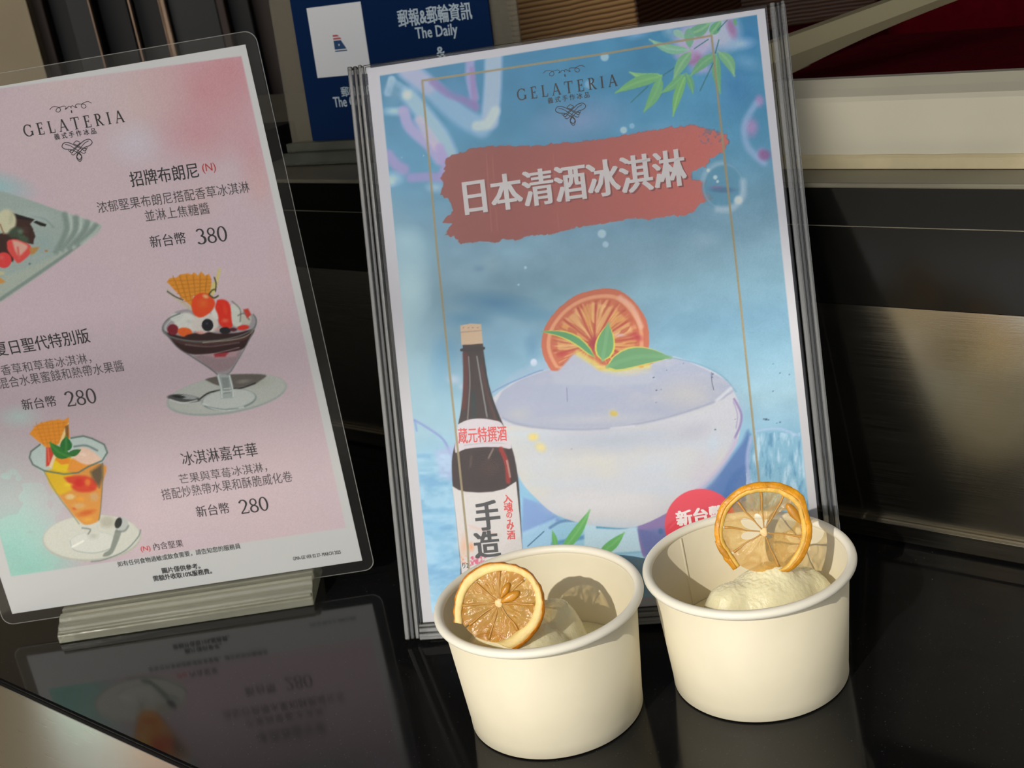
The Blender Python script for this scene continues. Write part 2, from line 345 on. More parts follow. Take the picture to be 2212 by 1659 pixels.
# ------------------------------------------------------------------ raster painting of flat print
class Paint:
    """colours of a print, sampled on the sheet's own vertex grid; X, Y are the digitising coordinates of the artwork"""
    def __init__(s, X, Y, base):
        s.X, s.Y = X.ravel(), Y.ravel(); s.C = np.empty((s.X.size, 3)); s.C[:] = base; s.rs = np.random.RandomState(7)
    def noise(s, sx, sy=None, seed=1, oct=3):
        sy = sy or sx; out = np.zeros(s.X.size); amp = 1; tot = 0
        for o in range(oct):
            rs = np.random.RandomState(seed * 31 + o); L = rs.rand(256, 256)
            x = s.X / sx * 2 ** o + 37.3 * o; y = s.Y / sy * 2 ** o + 11.7 * o
            xi = np.floor(x).astype(int); yi = np.floor(y).astype(int); fx = x - xi; fy = y - yi
            fx = fx * fx * (3 - 2 * fx); fy = fy * fy * (3 - 2 * fy)
            a = L[xi % 256, yi % 256]; b = L[(xi + 1) % 256, yi % 256]; c = L[xi % 256, (yi + 1) % 256]; d = L[(xi + 1) % 256, (yi + 1) % 256]
            out += amp * ((a * (1 - fx) + b * fx) * (1 - fy) + (c * (1 - fx) + d * fx) * fy); tot += amp; amp *= .5
        return out / tot
    def blend(s, idx, a, col):
        col = np.asarray(col, float); a = a[:, None]
        s.C[idx] = s.C[idx] * (1 - a) + (col if col.ndim == 1 else col) * a
    def poly(s, pts, col, soft=1.6, alpha=1.0, rough=0, seed=3, shade=None):
        if soft >= 2.4 and len(pts) >= 6 and not rough and len(pts) < 30:   # soft shapes get rounded outlines
            q = [tuple(v) for v in pts]; q = spline([q[-1]] + q + [q[0], q[1]], 4)[4:-8]; pts = q
        p = np.array(pts, float); m = soft + 2 + rough
        idx = np.nonzero((s.X > p[:, 0].min() - m) & (s.X < p[:, 0].max() + m) & (s.Y > p[:, 1].min() - m) & (s.Y < p[:, 1].max() + m))[0]
        if not len(idx): return
        x, y = s.X[idx], s.Y[idx]; ins = np.zeros(len(idx), bool); dm = np.full(len(idx), 1e9)
        for k in range(len(p)):
            x1, y1 = p[k]; x2, y2 = p[(k + 1) % len(p)]
            dx, dy = x2 - x1, y2 - y1; L2 = dx * dx + dy * dy + 1e-9
            t = np.clip(((x - x1) * dx + (y - y1) * dy) / L2, 0, 1)
            dm = np.minimum(dm, (x - x1 - t * dx) ** 2 + (y - y1 - t * dy) ** 2)
            c = (y1 > y) != (y2 > y)
            if y2 != y1: ins ^= c & (x < (x2 - x1) * (y - y1) / (y2 - y1) + x1)
        d = np.sqrt(dm) * np.where(ins, 1, -1)
        if rough:
            n = s.noise(7, seed=seed, oct=4)[idx]; d = d + (n - .5) * 2 * rough
        a = np.clip(d / soft + .5, 0, 1) * alpha
        if shade is not None:
            col = np.clip(np.asarray(col, float)[None] * shade(x, y)[:, None], 0, 255)
        s.blend(idx, a, col)
    def line(s, pts, w, col, soft=1.4, alpha=1.0, taper=False):
        if 3 <= len(pts) < 14 and not taper and soft > 1.5: pts = spline([tuple(v) for v in pts], 5)
        p = np.array(pts, float); m = w + soft + 2
        idx = np.nonzero((s.X > p[:, 0].min() - m) & (s.X < p[:, 0].max() + m) & (s.Y > p[:, 1].min() - m) & (s.Y < p[:, 1].max() + m))[0]
        if not len(idx): return
        x, y = s.X[idx], s.Y[idx]; dm = np.full(len(idx), -1e9); n = len(p) - 1
        for k in range(n):
            x1, y1 = p[k]; x2, y2 = p[k + 1]; dx, dy = x2 - x1, y2 - y1; L2 = dx * dx + dy * dy + 1e-9
            t = np.clip(((x - x1) * dx + (y - y1) * dy) / L2, 0, 1)
            ww = w / 2 * (np.sin(math.pi * np.clip((k + t) / n, .03, .97)) if taper else 1)
            dm = np.maximum(dm, ww - np.hypot(x - x1 - t * dx, y - y1 - t * dy))
        s.blend(idx, np.clip(dm / soft + .5, 0, 1) * alpha, col)
    def ell(s, cx, cy, rx, ry, col, ang=0, soft=.1, alpha=1.0, ring=None):
        m = max(rx, ry) * 1.3 + 3
        idx = np.nonzero((abs(s.X - cx) < m) & (abs(s.Y - cy) < m))[0]
        if not len(idx): return
        x, y = s.X[idx] - cx, s.Y[idx] - cy; c, q = math.cos(R(ang)), math.sin(R(ang))
        r = np.hypot((x * c + y * q) / rx, (-x * q + y * c) / ry)
        sf = max(soft, 1.6 / min(rx, ry))
        if ring is None: a = np.clip((1 - r) / sf + .5 * (soft < .15), 0, 1)
        else: a = np.clip(1 - abs(r - 1 + ring) / ring, 0, 1)
        s.blend(idx, a * alpha, col)
    def leaf(s, b, t, w, col, col2=None, bend=0.12):
        b = np.array(b, float); t = np.array(t, float); d = t - b; n = np.array([-d[1], d[0]]); L = np.hypot(*d); n = n / (L + 1e-9)
        up, dn = [], []
        for k in range(9):
            u = k / 8; c = b + d * u + n * bend * L * math.sin(math.pi * u); h = w / 2 * (math.sin(math.pi * u ** .75) ** .8)
            up.append(c + n * h); dn.append(c - n * h)
        s.poly(up + dn[::-1], col, 1.4)
        if col2 is not None: s.line([b + d * u + n * bend * L * math.sin(math.pi * u) for u in (0, .25, .5, .75, 1)], w * .22, col2, 1.5, .6)

class Sheet:
    """a flat A4 sheet: plane frame + the mapping between digitised artwork coordinates and millimetres on the sheet"""
    def __init__(s, q):
        x, y, z, hd, ln = q
        s.O = np.array([x, y, z]); s.U = np.array([math.cos(hd), math.sin(hd), 0])
        B = np.array([-math.sin(hd), math.cos(hd), 0]); s.V = math.cos(ln) * np.array([0, 0, 1]) + math.sin(ln) * B
        s.N = np.cross(s.U, s.V); s.loc = (x, y, z); s.rot = (-ln, 0, hd)
    def px(s, u, v):
        P = s.O[None] + u.reshape(-1, 1) * s.U + v.reshape(-1, 1) * s.V - CO
        z = P @ FW; return 1106 + FPX * (P @ RT) / z, 829.5 - FPX * (P @ UP) / z
    def uv(s, x, y):
        d = FW + RT * (x - 1106) / FPX - UP * (y - 829.5) / FPX
        P = CO + d * (((s.O - CO) @ s.N) / (d @ s.N)) - s.O
        return np.array([P @ s.U, P @ s.V])

def print_grid(name, u0, u1, v0, v1, step, sheet, paint_fn, gain, parent, y=0.0):
    nu, nv = int((u1 - u0) / step), int((v1 - v0) / step)
    u, v = np.meshgrid(np.linspace(u0, u1, nu + 1), np.linspace(v0, v1, nv + 1))
    X, Y = sheet.px(u.ravel(), v.ravel())
    p = Paint(X, Y, (255, 255, 255)); paint_fn(p)
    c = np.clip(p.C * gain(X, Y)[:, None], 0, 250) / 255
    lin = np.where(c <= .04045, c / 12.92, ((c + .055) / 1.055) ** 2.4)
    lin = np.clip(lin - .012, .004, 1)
    me = bpy.data.meshes.new(name)
    co = np.stack([u.ravel(), np.full(u.size, y), v.ravel()], -1)
    i = np.arange((nu + 1) * nv).reshape(nv, nu + 1)[:, :-1].ravel()
    f = np.stack([i, i + 1, i + nu + 2, i + nu + 1], -1)
    me.vertices.add(len(co)); me.vertices.foreach_set('co', co.ravel())
    me.loops.add(f.size); me.loops.foreach_set('vertex_index', f.ravel().astype(np.int32))
    me.polygons.add(len(f)); me.polygons.foreach_set('loop_start', np.arange(0, f.size, 4, dtype=np.int32))
    me.update(calc_edges=True)
    at = me.color_attributes.new('print', 'FLOAT_COLOR', 'POINT')
    at.data.foreach_set('color', np.concatenate([lin, np.ones((len(lin), 1))], 1).ravel().astype(np.float32))
    return obj(name, me, M['print'], parent)

# ------------------------------------------------------------------ lettering
_tc = {}
def text_geo(body, bold=0.0):
    key = (body, bold)
    if key in _tc: return _tc[key]
    cu = bpy.data.curves.new('t', 'FONT'); cu.body = body; cu.resolution_u = 2; cu.offset = bold
    o = bpy.data.objects.new('t', cu); C.objects.link(o); bpy.context.view_layer.update()
    m = o.evaluated_get(bpy.context.evaluated_depsgraph_get()).to_mesh()
    vs = np.array([v.co[:2] for v in m.vertices]); fs = [tuple(p.vertices) for p in m.polygons]
    bpy.data.objects.remove(o); bpy.data.curves.remove(cu)
    _tc[key] = (vs, fs); return vs, fs

def text_geo_fix(body):
    """the font's outline of one character does not fill cleanly: set it from its two components"""
    if '莓' not in body: return text_geo(body)
    if body in _fx: return _fx[body]
    vs, fs = text_geo(body.replace('莓', '　')); vs = vs.copy(); fs = list(fs)
    a, b = text_geo('日日')[0], text_geo('日')[0]; adv = np.ptp(a[:, 0]) - np.ptp(b[:, 0])
    top = text_geo('苗')[0][:, 1].max(); bot = text_geo('苗')[0][:, 1].min(); H = top - bot
    for k, ch in enumerate(body):
        if ch != '莓': continue
        for part, y0, y1 in (('艹', top - .27 * H, top), ('每', bot - .04 * H, top - .22 * H)):
            v, f = text_geo(part); v = v.copy(); lo, hi = v.min(0), v.max(0)
            v[:, 1] = y0 + (v[:, 1] - lo[1]) / (hi[1] - lo[1]) * (y1 - y0)
            v[:, 0] = (k + .5) * adv + (v[:, 0] - (lo[0] + hi[0]) / 2) * (.95 if part == '每' else 1) 
            fs += [tuple(i + len(vs) for i in q) for q in f]; vs = np.vstack([vs, v])
    _fx[body] = (vs, fs); return _fx[body]
_fx = {}
def ribbon(pts, ws):
    vs, fs = [], []; n = len(pts)
    for k, (x, y) in enumerate(pts):
        a = pts[max(k - 1, 0)]; b = pts[min(k + 1, n - 1)]; dx, dy = b[0] - a[0], b[1] - a[1]; L = math.hypot(dx, dy) + 1e-9
        h = (ws[k] if hasattr(ws, '__len__') else ws) / 2
        vs += [(x - dy / L * h, y + dx / L * h), (x + dy / L * h, y - dx / L * h)]
    for k in range(n - 1): fs.append((2 * k, 2 * k + 1, 2 * k + 3, 2 * k + 2))
    return vs, fs

def arc(cx, cy, rx, ry, a0, a1, thick, thin, n=20):
    P, W = [], []
    for k in range(n + 1):
        a = R(a0 + (a1 - a0) * k / n); P.append((cx + rx * math.cos(a), cy + ry * math.sin(a))); W.append(thin + (thick - thin) * abs(math.cos(a)) ** 1.3)
    return ribbon(P, W)
TK, TN, SF = .150, .075, .058
def bar(x0, y0, x1, y1, w): return ribbon([(x0, y0), (x1, y1)], w)
def stem(x): return [bar(x, 0, x, 1, TK), bar(x - .15, SF / 2, x + .15, SF / 2, SF), bar(x - .15, 1 - SF / 2, x + .15, 1 - SF / 2, SF)]
def serif_glyph(ch):
    if ch == 'G': return .86, [arc(.44, .5, .38, .47, 42, 325, TK, TN), bar(.76, .06, .76, .40, TK), bar(.62, .40, .88, .40, SF), bar(.735, .70, .735, .96, SF)]
    if ch == 'E': return .66, stem(.2) + [bar(.2, .03, .60, .03, TN), bar(.2, .97, .58, .97, TN), bar(.2, .52, .48, .52, TN), bar(.60, 0, .62, .25, SF), bar(.575, .78, .575, 1, SF), bar(.48, .40, .48, .63, SF)]
    if ch == 'L': return .64, stem(.2) + [bar(.2, .03, .60, .03, TN), bar(.59, 0, .62, .27, SF)]
    if ch == 'A': return .84, [bar(.10, 0, .42, 1, TN), bar(.42, 1, .74, 0, TK), bar(.22, .34, .62, .34, TN), bar(0, .02, .22, .02, SF), bar(.62, .02, .86, .02, SF)]
    if ch == 'T': return .78, [bar(.39, 0, .39, 1, TK), bar(.02, .97, .76, .97, TN), bar(.03, .75, .03, 1, SF), bar(.75, .75, .75, 1, SF), bar(.25, .02, .53, .02, SF)]
    if ch == 'R': return .78, stem(.2) + [arc(.33, .755, .22, .225, -90, 90, TK, TN, 12), bar(.2, .975, .34, .975, TN), bar(.2, .53, .34, .53, TN), bar(.34, .52, .68, .02, TK * .9), bar(.60, .02, .82, .02, SF)]
    if ch == 'I': return .36, stem(.18)
    if ch == '0': return .60, [arc(.3, .5, .24, .47, 0, 360, TK * .85, TN, 28)]
    if ch == '8': return .60, [arc(.3, .25, .23, .23, 0, 360, TK * .8, TN, 24), arc(.3, .735, .19, .22, 0, 360, TK * .7, TN, 24)]
    if ch == '3': return .58, [arc(.25, .27, .25, .25, -150, 88, TK, TN, 20), arc(.24, .75, .20, .22, -85, 155, TK * .8, TN, 18)]
    if ch == '2': return .60, [arc(.27, .72, .22, .25, -35, 165, TK * .9, TN, 18), ribbon([(.45, .58), (.33, .36), (.06, .06)], [TK * .8, TN * 1.3, TN]), bar(.04, .045, .54, .045, .09), bar(.54, .02, .58, .20, SF)]
    return .4, []
def serif_text(body, track=0.12):
    V, F = [], []; x = 0
    for ch in body:
        w_, gs = serif_glyph(ch)
        for vs, fs in gs:
            b = len(V); V += [(a + x, c) for a, c in vs]; F += [tuple(b + k for k in f) for f in fs]
        x += w_ + track
    return np.array(V), F

class Ink:
    def __init__(s, sheet): s.s = sheet; s.b = {}; s.k = 0
    def _add(s, mat_, pts, fs, lift=0.0):
        V, F = s.b.setdefault(mat_, ([], [])); n = len(V); s.k += 1
        y = -(0.00008 + lift + (s.k % 40) * 1e-7)
        V += [(p[0], y, p[1]) for p in pts]; F += [tuple(n + i for i in f) for f in fs]
    def text(s, body, x0, y0, x1, y1, mat_='ink', h=None, bold=0.0, song=0.0, serif=False, track=.12, lift=0, sh=None):
        """body set between the mid-height points (x0,y0) and (x1,y1); h = glyph height in artwork units"""
        vs, fs = serif_text(body, track) if serif else text_geo_fix(body)
        if not len(vs): return
        a, b = s.s.uv(x0, y0), s.s.uv(x1, y1); d = b - a; L = np.hypot(*d); e = d / L; n = np.array([-e[1], e[0]])
        lo, hi = vs.min(0), vs.max(0); sc_ = L / (hi[0] - lo[0]); sy = sc_
        if h:
            c = (x0 + x1) / 2, (y0 + y1) / 2; hh = np.hypot(*(s.s.uv(c[0], c[1] - h / 2) - s.s.uv(c[0], c[1] + h / 2))); sy = hh / (hi[1] - lo[1])
        mid = (lo[1] + hi[1]) / 2
        # weight: the outline is repeated a hair apart, wider sideways than upwards, like a Song face
        em = L / (hi[0] - lo[0]); bx, by = abs(bold) * 1.6 + song, abs(bold) * .7
        offs = [(0, 0)] if serif or (bx <= 0.0001) or bold < 0 else [(ax * bx, ay * by) for ax in ((-1, -.33, .33, 1) if bx > .012 else (-1, 1)) for ay in ((-1, 1) if by > .004 else (0,))]
        for dx, dy in offs:
            P = [a + e * ((v[0] - lo[0]) * sc_ + dx * em) + n * ((v[1] - mid) * sy + dy * sy) for v in vs]
            if sh: P = [p + np.array(sh) for p in P]
            s._add(mat_, P, fs, lift)
    def curve(s, pts, w, mat_='ink'):
        P = [s.s.uv(x, y) for x, y in pts]; wm = w / 1000
        vs, fs = ribbon([tuple(p) for p in P], [wm * .7] + [wm] * (len(P) - 2) + [wm * .7]); s._add(mat_, vs, fs)
    def build(s, parent, names=None):
        for k, (V, F) in s.b.items():
            me = bpy.data.meshes.new('lettering'); me.from_pydata(V, [], F); me.update()
            o = obj('lettering', me, M[k], parent); o['kind'] = 'stuff'
            if names and k in names: o['label'] = names[k]

def spline(pts, n=8):
    out = []; P = [pts[0]] + list(pts) + [pts[-1]]
    for k in range(1, len(P) - 2):
        p0, p1, p2, p3 = [np.array(q, float) for q in P[k - 1:k + 3]]
        for j in range(n):
            t = j / n; out.append(tuple(.5 * ((2 * p1) + (p2 - p0) * t + (2 * p0 - 5 * p1 + 4 * p2 - p3) * t * t + (3 * p1 - p0 - 3 * p2 + p3) * t ** 3)))
    out.append(tuple(pts[-1])); return out

def logo(ink, ox, oy, sx, m='ink'):
    """GELATERIA emblem; offsets from the wordmark centre"""
    def T(x, y):  # local x along the baseline, y down
        return (ox + x * sx * .985 + y * .17, oy - x * sx * .15 + y)
    a, b = T(-110, 0), T(110, 0)
    ink.text('GELATERIA', a[0], a[1], b[0], b[1], m, h=27, serif=True, track=.36)
    a, b = T(-46, 22), T(45, 22)
    ink.text('義 式 手 作 冰 品', a[0], a[1], b[0], b[1], m, h=13, bold=.012)
    for sg in (-1, 1):
        ink.curve([T(sg * x, y) for x, y in spline([(46, -37), (38, -42), (26, -39), (23, -33), (28, -29), (33, -32), (30, -37), (22, -39)])], .33, m)
        ink.curve([T(sg * x, y) for x, y in spline([(22, -39), (14, -40), (10, -36), (13, -33), (9, -34), (4, -38), (0, -36)])], .33, m)
    ink.curve([T(0, -36), T(1, -33)], .6, m); ink.curve([T(0, -29), T(0, -25), T(0, -23)], .7, m)
    for sg in (-1, 1):
        ink.curve([T(sg * x, y + 9) for x, y in spline([(0, 70), (-5, 62), (3, 53), (14, 45), (27, 42), (33, 36), (28, 29), (17, 30), (4, 38), (-8, 47), (-14, 52), (-18, 49), (-15, 46)])], .42, m)
        ink.curve([T(sg * x, y + 9) for x, y in spline([(26, 32), (16, 36), (4, 46), (-6, 54), (-12, 57), (-16, 54)])], .36, m)
        ink.curve([T(sg * x, y + 9) for x, y in spline([(0, 28), (-7, 33), (0, 38), (10, 45), (18, 48), (21, 45)])], .36, m)
    ink.curve([T(x, y + 9) for x, y in spline([(0, 52), (5, 60), (5, 67), (0, 73), (-5, 67), (-5, 60), (0, 52)])], .4, m)

# ------------------------------------------------------------------ artwork of the blue poster
def K(pts, s, ox, oy): return [(x / s + ox, y / s + oy) for x, y in pts]

def paint_blue(p):
    X, Y = p.X, p.Y
    p.C[:] = (190, 190, 197)
    n1 = p.noise(140, 90, 1); n2 = p.noise(45, 30, 2); n3 = p.noise(260, 50, 5)
    ys = [0, 150, 330, 450, 560, 640, 720, 800, 900, 1000, 1100, 1200, 1350]
    cs = np.array([(56, 128, 170), (66, 136, 174), (82, 146, 180), (108, 152, 176), (124, 162, 182), (124, 164, 184), (120, 162, 188), (132, 174, 198), (148, 184, 204), (134, 182, 212), (134, 186, 220), (140, 190, 224), (160, 205, 232)], float)
    YY = Y + .10 * (X - 1250)
    base = np.stack([np.interp(YY, ys, cs[:, k]) for k in range(3)], -1)
    base += ((n1 - .5) * 26 + (n2 - .5) * 14)[:, None]
    area = Paint(X, Y, (0, 0, 0)); area.poly([(820, 164), (1635, 32), (1757, 1190), (1766, 1262), (933, 1325)], (1, 1, 1), 1.6)
    mask = area.C[:, 0]
    keep = p.C.copy(); p.C[:] = base
    # pale left side and bokeh
    p.ell(870, 690, 90, 300, (172, 204, 214), -8, 1.0, .85); p.ell(905, 540, 60, 60, (150, 190, 205), 0, 1.0, .6)
    p.ell(880, 520, 50, 45, (170, 204, 216), 0, 1.0, .6); p.ell(890, 620, 50, 90, (180, 212, 220), 0, .8, .6)
    p.ell(1070, 655, 110, 32, (72, 128, 166), 5, 1.0, .85); p.ell(1010, 690, 70, 26, (80, 136, 172), 0, 1, .8); p.ell(1160, 680, 150, 20, (88, 142, 174), 4, 1, .6)
    p.ell(960, 760, 34, 44, (92, 150, 186), 0, 1, .7); p.ell(950, 800, 30, 60, (120, 170, 200), 0, 1, .7)
    p.ell(1150, 750, 22, 40, (92, 140, 176), 0, 1, .7); p.ell(1153, 783, 9, 10, (205, 212, 232), 0, .4, .9)
    p.ell(980, 820, 20, 14, (200, 205, 225), 0, 1, .7); p.ell(1000, 835, 14, 10, (195, 200, 222), 0, 1, .7)
    p.ell(1520, 520, 40, 26, (140, 172, 190), 0, 1, .8); p.ell(1380, 560, 260, 70, (134, 166, 186), 0, 1, .5)
    p.ell(1060, 570, 30, 26, (140, 170, 185), 0, 1, .6); p.ell(1035, 580, 16, 10, (100, 140, 172), 0, 1, .8)
    p.ell(1250, 260, 130, 60, (128, 150, 186), -10, 1, .8); p.ell(1420, 300, 120, 40, (110, 150, 184), -10, 1, .4)
    p.ell(1590, 190, 60, 80, (52, 116, 166), 0, 1, .7); p.ell(1620, 80, 34, 60, (50, 120, 172), 0, 1, .7)
    # candy canes top left
    W_, PK = (160, 182, 210), (158, 138, 190)
    p.line([(880, 150), (935, 195), (990, 245), (1040, 275)], 44, (150, 182, 212), 14, .75)
    p.line([(880, 152), (925, 185)], 36, (180, 176, 212), 14, .7)
    p.line([(1066, 118), (1064, 190), (1058, 262)], 38, W_, 9, .95); p.line([(1070, 240), (1052, 268), (1030, 272)], 22, (190, 204, 226), 8, .8)
    p.line([(1015, 128), (1016, 170), (1024, 210)], 20, (168, 160, 205), 8, .8); p.line([(1020, 150), (1026, 225)], 12, (146, 124, 176), 6, .7)
    p.line([(935, 176), (965, 200), (1000, 215), (1028, 232)], 17, (136, 122, 176), 8, .85)
    p.ell(985, 190, 30, 22, (84, 140, 180), 30, .6, .6)
    p.line([(846, 172), (838, 200)], 16, (190, 206, 228), 6, .8); p.line([(846, 174), (872, 190)], 14, (140, 180, 205), 6, .7)
    p.ell(850, 200, 34, 26, (110, 158, 186), 20, .7, .7); p.ell(852, 240, 34, 14, (166, 200, 220), 0, .8, .9); p.ell(848, 222, 36, 12, (92, 150, 184), 0, .8, .7)
    p.line([(882, 205), (915, 245), (950, 290), (970, 330)], 34, (164, 192, 218), 12, .85); p.ell(880, 205, 14, 14, (200, 214, 232), 0, .7, .9)
    p.line([(872, 240), (885, 275), (925, 312), (950, 345)], 24, (176, 164, 208), 9, .85); p.line([(905, 260), (925, 290), (945, 318)], 20, (196, 184, 218), 9, .8)
    p.line([(950, 320), (962, 355), (955, 382)], 20, (166, 154, 204), 8, .8); p.line([(888, 384), (925, 382), (960, 384)], 20, (152, 146, 198), 8, .85)
    p.line([(838, 335), (855, 355), (872, 366)], 24, (160, 148, 196), 10, .85); p.ell(850, 385, 28, 20, (162, 196, 222), 0, .8, .8)
    p.ell(940, 405, 26, 16, (176, 202, 226), 0, .9, .7); p.ell(845, 392, 14, 16, (180, 206, 228), 0, .8, .8)
    # blossoms top right
    p.ell(1500, 90, 60, 55, (178, 170, 206), -20, .5, .95); p.ell(1560, 70, 50, 55, (186, 186, 212), 0, .6, .85); p.ell(1500, 128, 32, 22, (158, 112, 158), 20, .6, .85)
    p.ell(1478, 115, 30, 24, (172, 160, 198), 0, .7, .8); p.ell(1515, 148, 34, 16, (170, 162, 206), 0, .7, .8); p.ell(1580, 60, 14, 34, (150, 104, 150), -18, .7, .8)
    p.ell(1600, 95, 40, 18, (160, 186, 214), -8, .9, .9); p.ell(1615, 135, 40, 22, (126, 172, 206), 20, 1, .6); p.ell(1375, 75, 36, 14, (120, 168, 208), -10, 1, .8)
    p.ell(1445, 66, 20, 20, (150, 182, 200), 0, 1, .7)
    for a, b, c in ((1640, 218, 14), (1622, 275, 22), (1645, 335, 16)): p.ell(a, b, c, c * 1.3, (168, 136, 184), 0, .7, .85)
    p.line([(1632, 225), (1608, 270), (1616, 318), (1650, 352)], 14, (150, 176, 210), 9, .7); p.ell(1652, 335, 18, 16, (132, 90, 140), 0, .6, .8)
    for x, y, r, a in ((1306, 123, 11, .75), (1347, 281, 9, .8), (1365, 272, 7, .5), (1300, 505, 11, .8), (1308, 528, 8, .7), (1135, 578, 4, .9), (1120, 615, 3, .9), (1272, 182, 11, .4), (915, 336, 2, 1), (868, 340, 2, 1)):
        p.ell(x, y, r, r, (178, 204, 226), 0, .35, a)
    # bamboo
    G1, G2, G3 = (98, 160, 122), (120, 178, 124), (142, 186, 140)
    p.leaf((1492, 112), (1455, 172), 24, (112, 168, 128), G3, .05); p.leaf((1488, 108), (1403, 85), 20, (122, 176, 150), (150, 190, 170), -.1)
    p.leaf((1488, 72), (1535, 47), 26, (104, 160, 130), G3, .1); p.leaf((1535, 74), (1558, 44), 22, G1, G3, .0); p.leaf((1455, 66), (1480, 82), 16, (140, 180, 168), None, 0)
    p.leaf((1488, 60), (1490, 105), 22, (112, 166, 140), None, 0)
    p.leaf((1430, 163), (1360, 156), 20, G2, (150, 196, 130), -.12); p.leaf((1428, 165), (1330, 200), 24, (108, 168, 116), (128, 184, 116), .05); p.leaf((1428, 166), (1391, 241), 24, (108, 168, 118), G2, -.06)
    p.leaf((1478, 160), (1428, 201), 18, (106, 166, 118), G2, -.05); p.leaf((1480, 165), (1454, 250), 19, (112, 172, 112), (140, 192, 120), .04); p.leaf((1482, 158), (1497, 202), 15, (100, 160, 122), G2, -.05)
    p.leaf((1545, 117), (1492, 163), 22, (104, 160, 124), G2, .04); p.leaf((1548, 118), (1556, 202), 19, (100, 160, 120), G2, .05); p.leaf((1552, 112), (1586, 164), 24, (112, 168, 128), G3, -.12)
    p.leaf((1588, 40), (1591, 56), 8, G1)
    for a in ([(1456, 147), (1432, 163)], [(1400, 186), (1363, 221)], [(1553, 86), (1545, 115)], [(1541, 136), (1512, 196)], [(1530, 85), (1500, 105)], [(1572, 42), (1550, 66)]):
        p.line(a, 2.2, (50, 110, 120), 1.5)
    # red brush stroke
    br = [(963, 343), (975, 336), (997, 330), (1020, 321), (1060, 317), (1096, 315), (1142, 316), (1187, 312), (1240, 306), (1305, 300), (1381, 286), (1446, 275), (1495, 271), (1527, 278), (1550, 286), (1570, 290), (1573, 312), (1560, 330), (1533, 345), (1525, 361), (1492, 372),
          (1495, 388), (1525, 391), (1520, 410), (1540, 430), (1512, 440), (1503, 452), (1476, 467), (1458, 466), (1404, 474), (1359, 472), (1300, 483), (1232, 494), (1187, 508), (1151, 507), (1115, 519), (1090, 516), (1069, 526), (1040, 520), (997, 528), (979, 512), (961, 508), (974, 485), (957, 480), (979, 455), (972, 434), (952, 420), (958, 400), (950, 386), (962, 366)]
    p.poly([(x + 1.5, y - 1) for x, y in br], (96, 100, 122), 1.6, .8, rough=4.5, seed=9)
    p.poly(br, (158, 90, 84), 1.6, 1, rough=4.5, seed=9, shade=lambda x, y: 1 + np.clip((x - 1250) / 1700, -.1, .2))
    nn = p.noise(5, 5, 12, 3)
    sp = (np.hypot((X - 1535) / 26, (Y - 296) / 18) < 1) & (nn > .55); p.C[sp] = p.C[sp] * .45 + np.array((104, 110, 130)) * .55
    for x in (1063, 1195, 1050): p.line([(x, 330), (x + 12, 500)], 1.6, (176, 112, 104), 2, .5)
    # glass bubble
    p.ell(1562, 402, 46, 52, (86, 142, 170), 0, .12, .75); p.ell(1562, 402, 46, 52, (160, 184, 200), 0, .1, .35, ring=.08)
    p.line([(1518, 388), (1525, 372), (1545, 356), (1560, 352)], 9, (170, 194, 208), 8, .5); p.line([(1605, 392), (1603, 425), (1580, 450), (1550, 452)], 13, (176, 194, 208), 10, .7)
    p.ell(1560, 410, 38, 9, (74, 110, 146), 2, .6, .8); p.ell(1548, 404, 18, 5, (128, 110, 150), 2, .6, .6)
    for x, y, r in ((1530, 368, 5), (1545, 383, 6), (1550, 392, 4), (1595, 432, 12)): p.ell(x, y, r, r, (206, 216, 224), 0, .5, .8)
    # lower background: ice, blue and lilac
    p.poly([(1600, 960), (1620, 940), (1640, 1130), (1430, 1160), (1460, 1110), (1540, 1040)], (78, 112, 172), 10, .9)
    p.ell(1575, 1075, 60, 60, (74, 116, 180), 0, 1, .7)
    # ice pillar at right
    pc = (n2 - .5)
    p.poly([(1622, 935), (1640, 928), (1712, 934), (1728, 950), (1752, 1180), (1630, 1180), (1612, 1050)], (128, 176, 204), 5, .9)
    st = p.noise(9, 34, 21, 4); ins = (X > 1612) & (X < 1748) & (Y > 935) & (mask > .5)
    fac = np.clip((st - .52) * 6, 0, 1) * ins; p.blend(np.arange(X.size), fac * .7, (186, 212, 232))
    fac = np.clip((.42 - st) * 6, 0, 1) * ins; p.blend(np.arange(X.size), fac * .6, (74, 128, 170))
    p.line([(1622, 945), (1614, 1000), (1625, 1100)], 8, (160, 172, 212), 5, .8); p.line([(1630, 932), (1680, 926), (1722, 940)], 5, (170, 190, 224), 4, .7)
    # left ice facet
    p.line([(896, 908), (925, 925), (958, 950), (975, 985)], 5, (128, 144, 200), 3, .8); p.line([(896, 908), (900, 930)], 4, (120, 140, 200), 3, .7)
    p.poly([(940, 975), (985, 960), (985, 1040), (950, 1030)], (166, 176, 216), 12, .7)
    st2 = p.noise(30, 12, 33, 4); ins = (X < 1000) & (Y > 980) & (mask > .5)
    p.blend(np.arange(X.size), np.clip((st2 - .5) * 5, 0, 1) * ins * .45, (178, 212, 236)); p.blend(np.arange(X.size), np.clip((.45 - st2) * 5, 0, 1) * ins * .4, (96, 150, 200))
    # cubes under the bowl
    p.poly([(1130, 1075), (1175, 1090), (1230, 1140), (1220, 1220), (1125, 1220)], (124, 156, 210), 6, .9); p.poly([(1128, 1150), (1200, 1120), (1190, 1200), (1128, 1200)], (166, 208, 234), 6, .8)
    p.poly([(1190, 1128), (1240, 1122), (1268, 1140), (1265, 1200), (1190, 1200)], (150, 196, 224), 3, .95); p.line([(1188, 1140), (1215, 1126), (1265, 1124)], 6, (92, 130, 176), 3, .8)
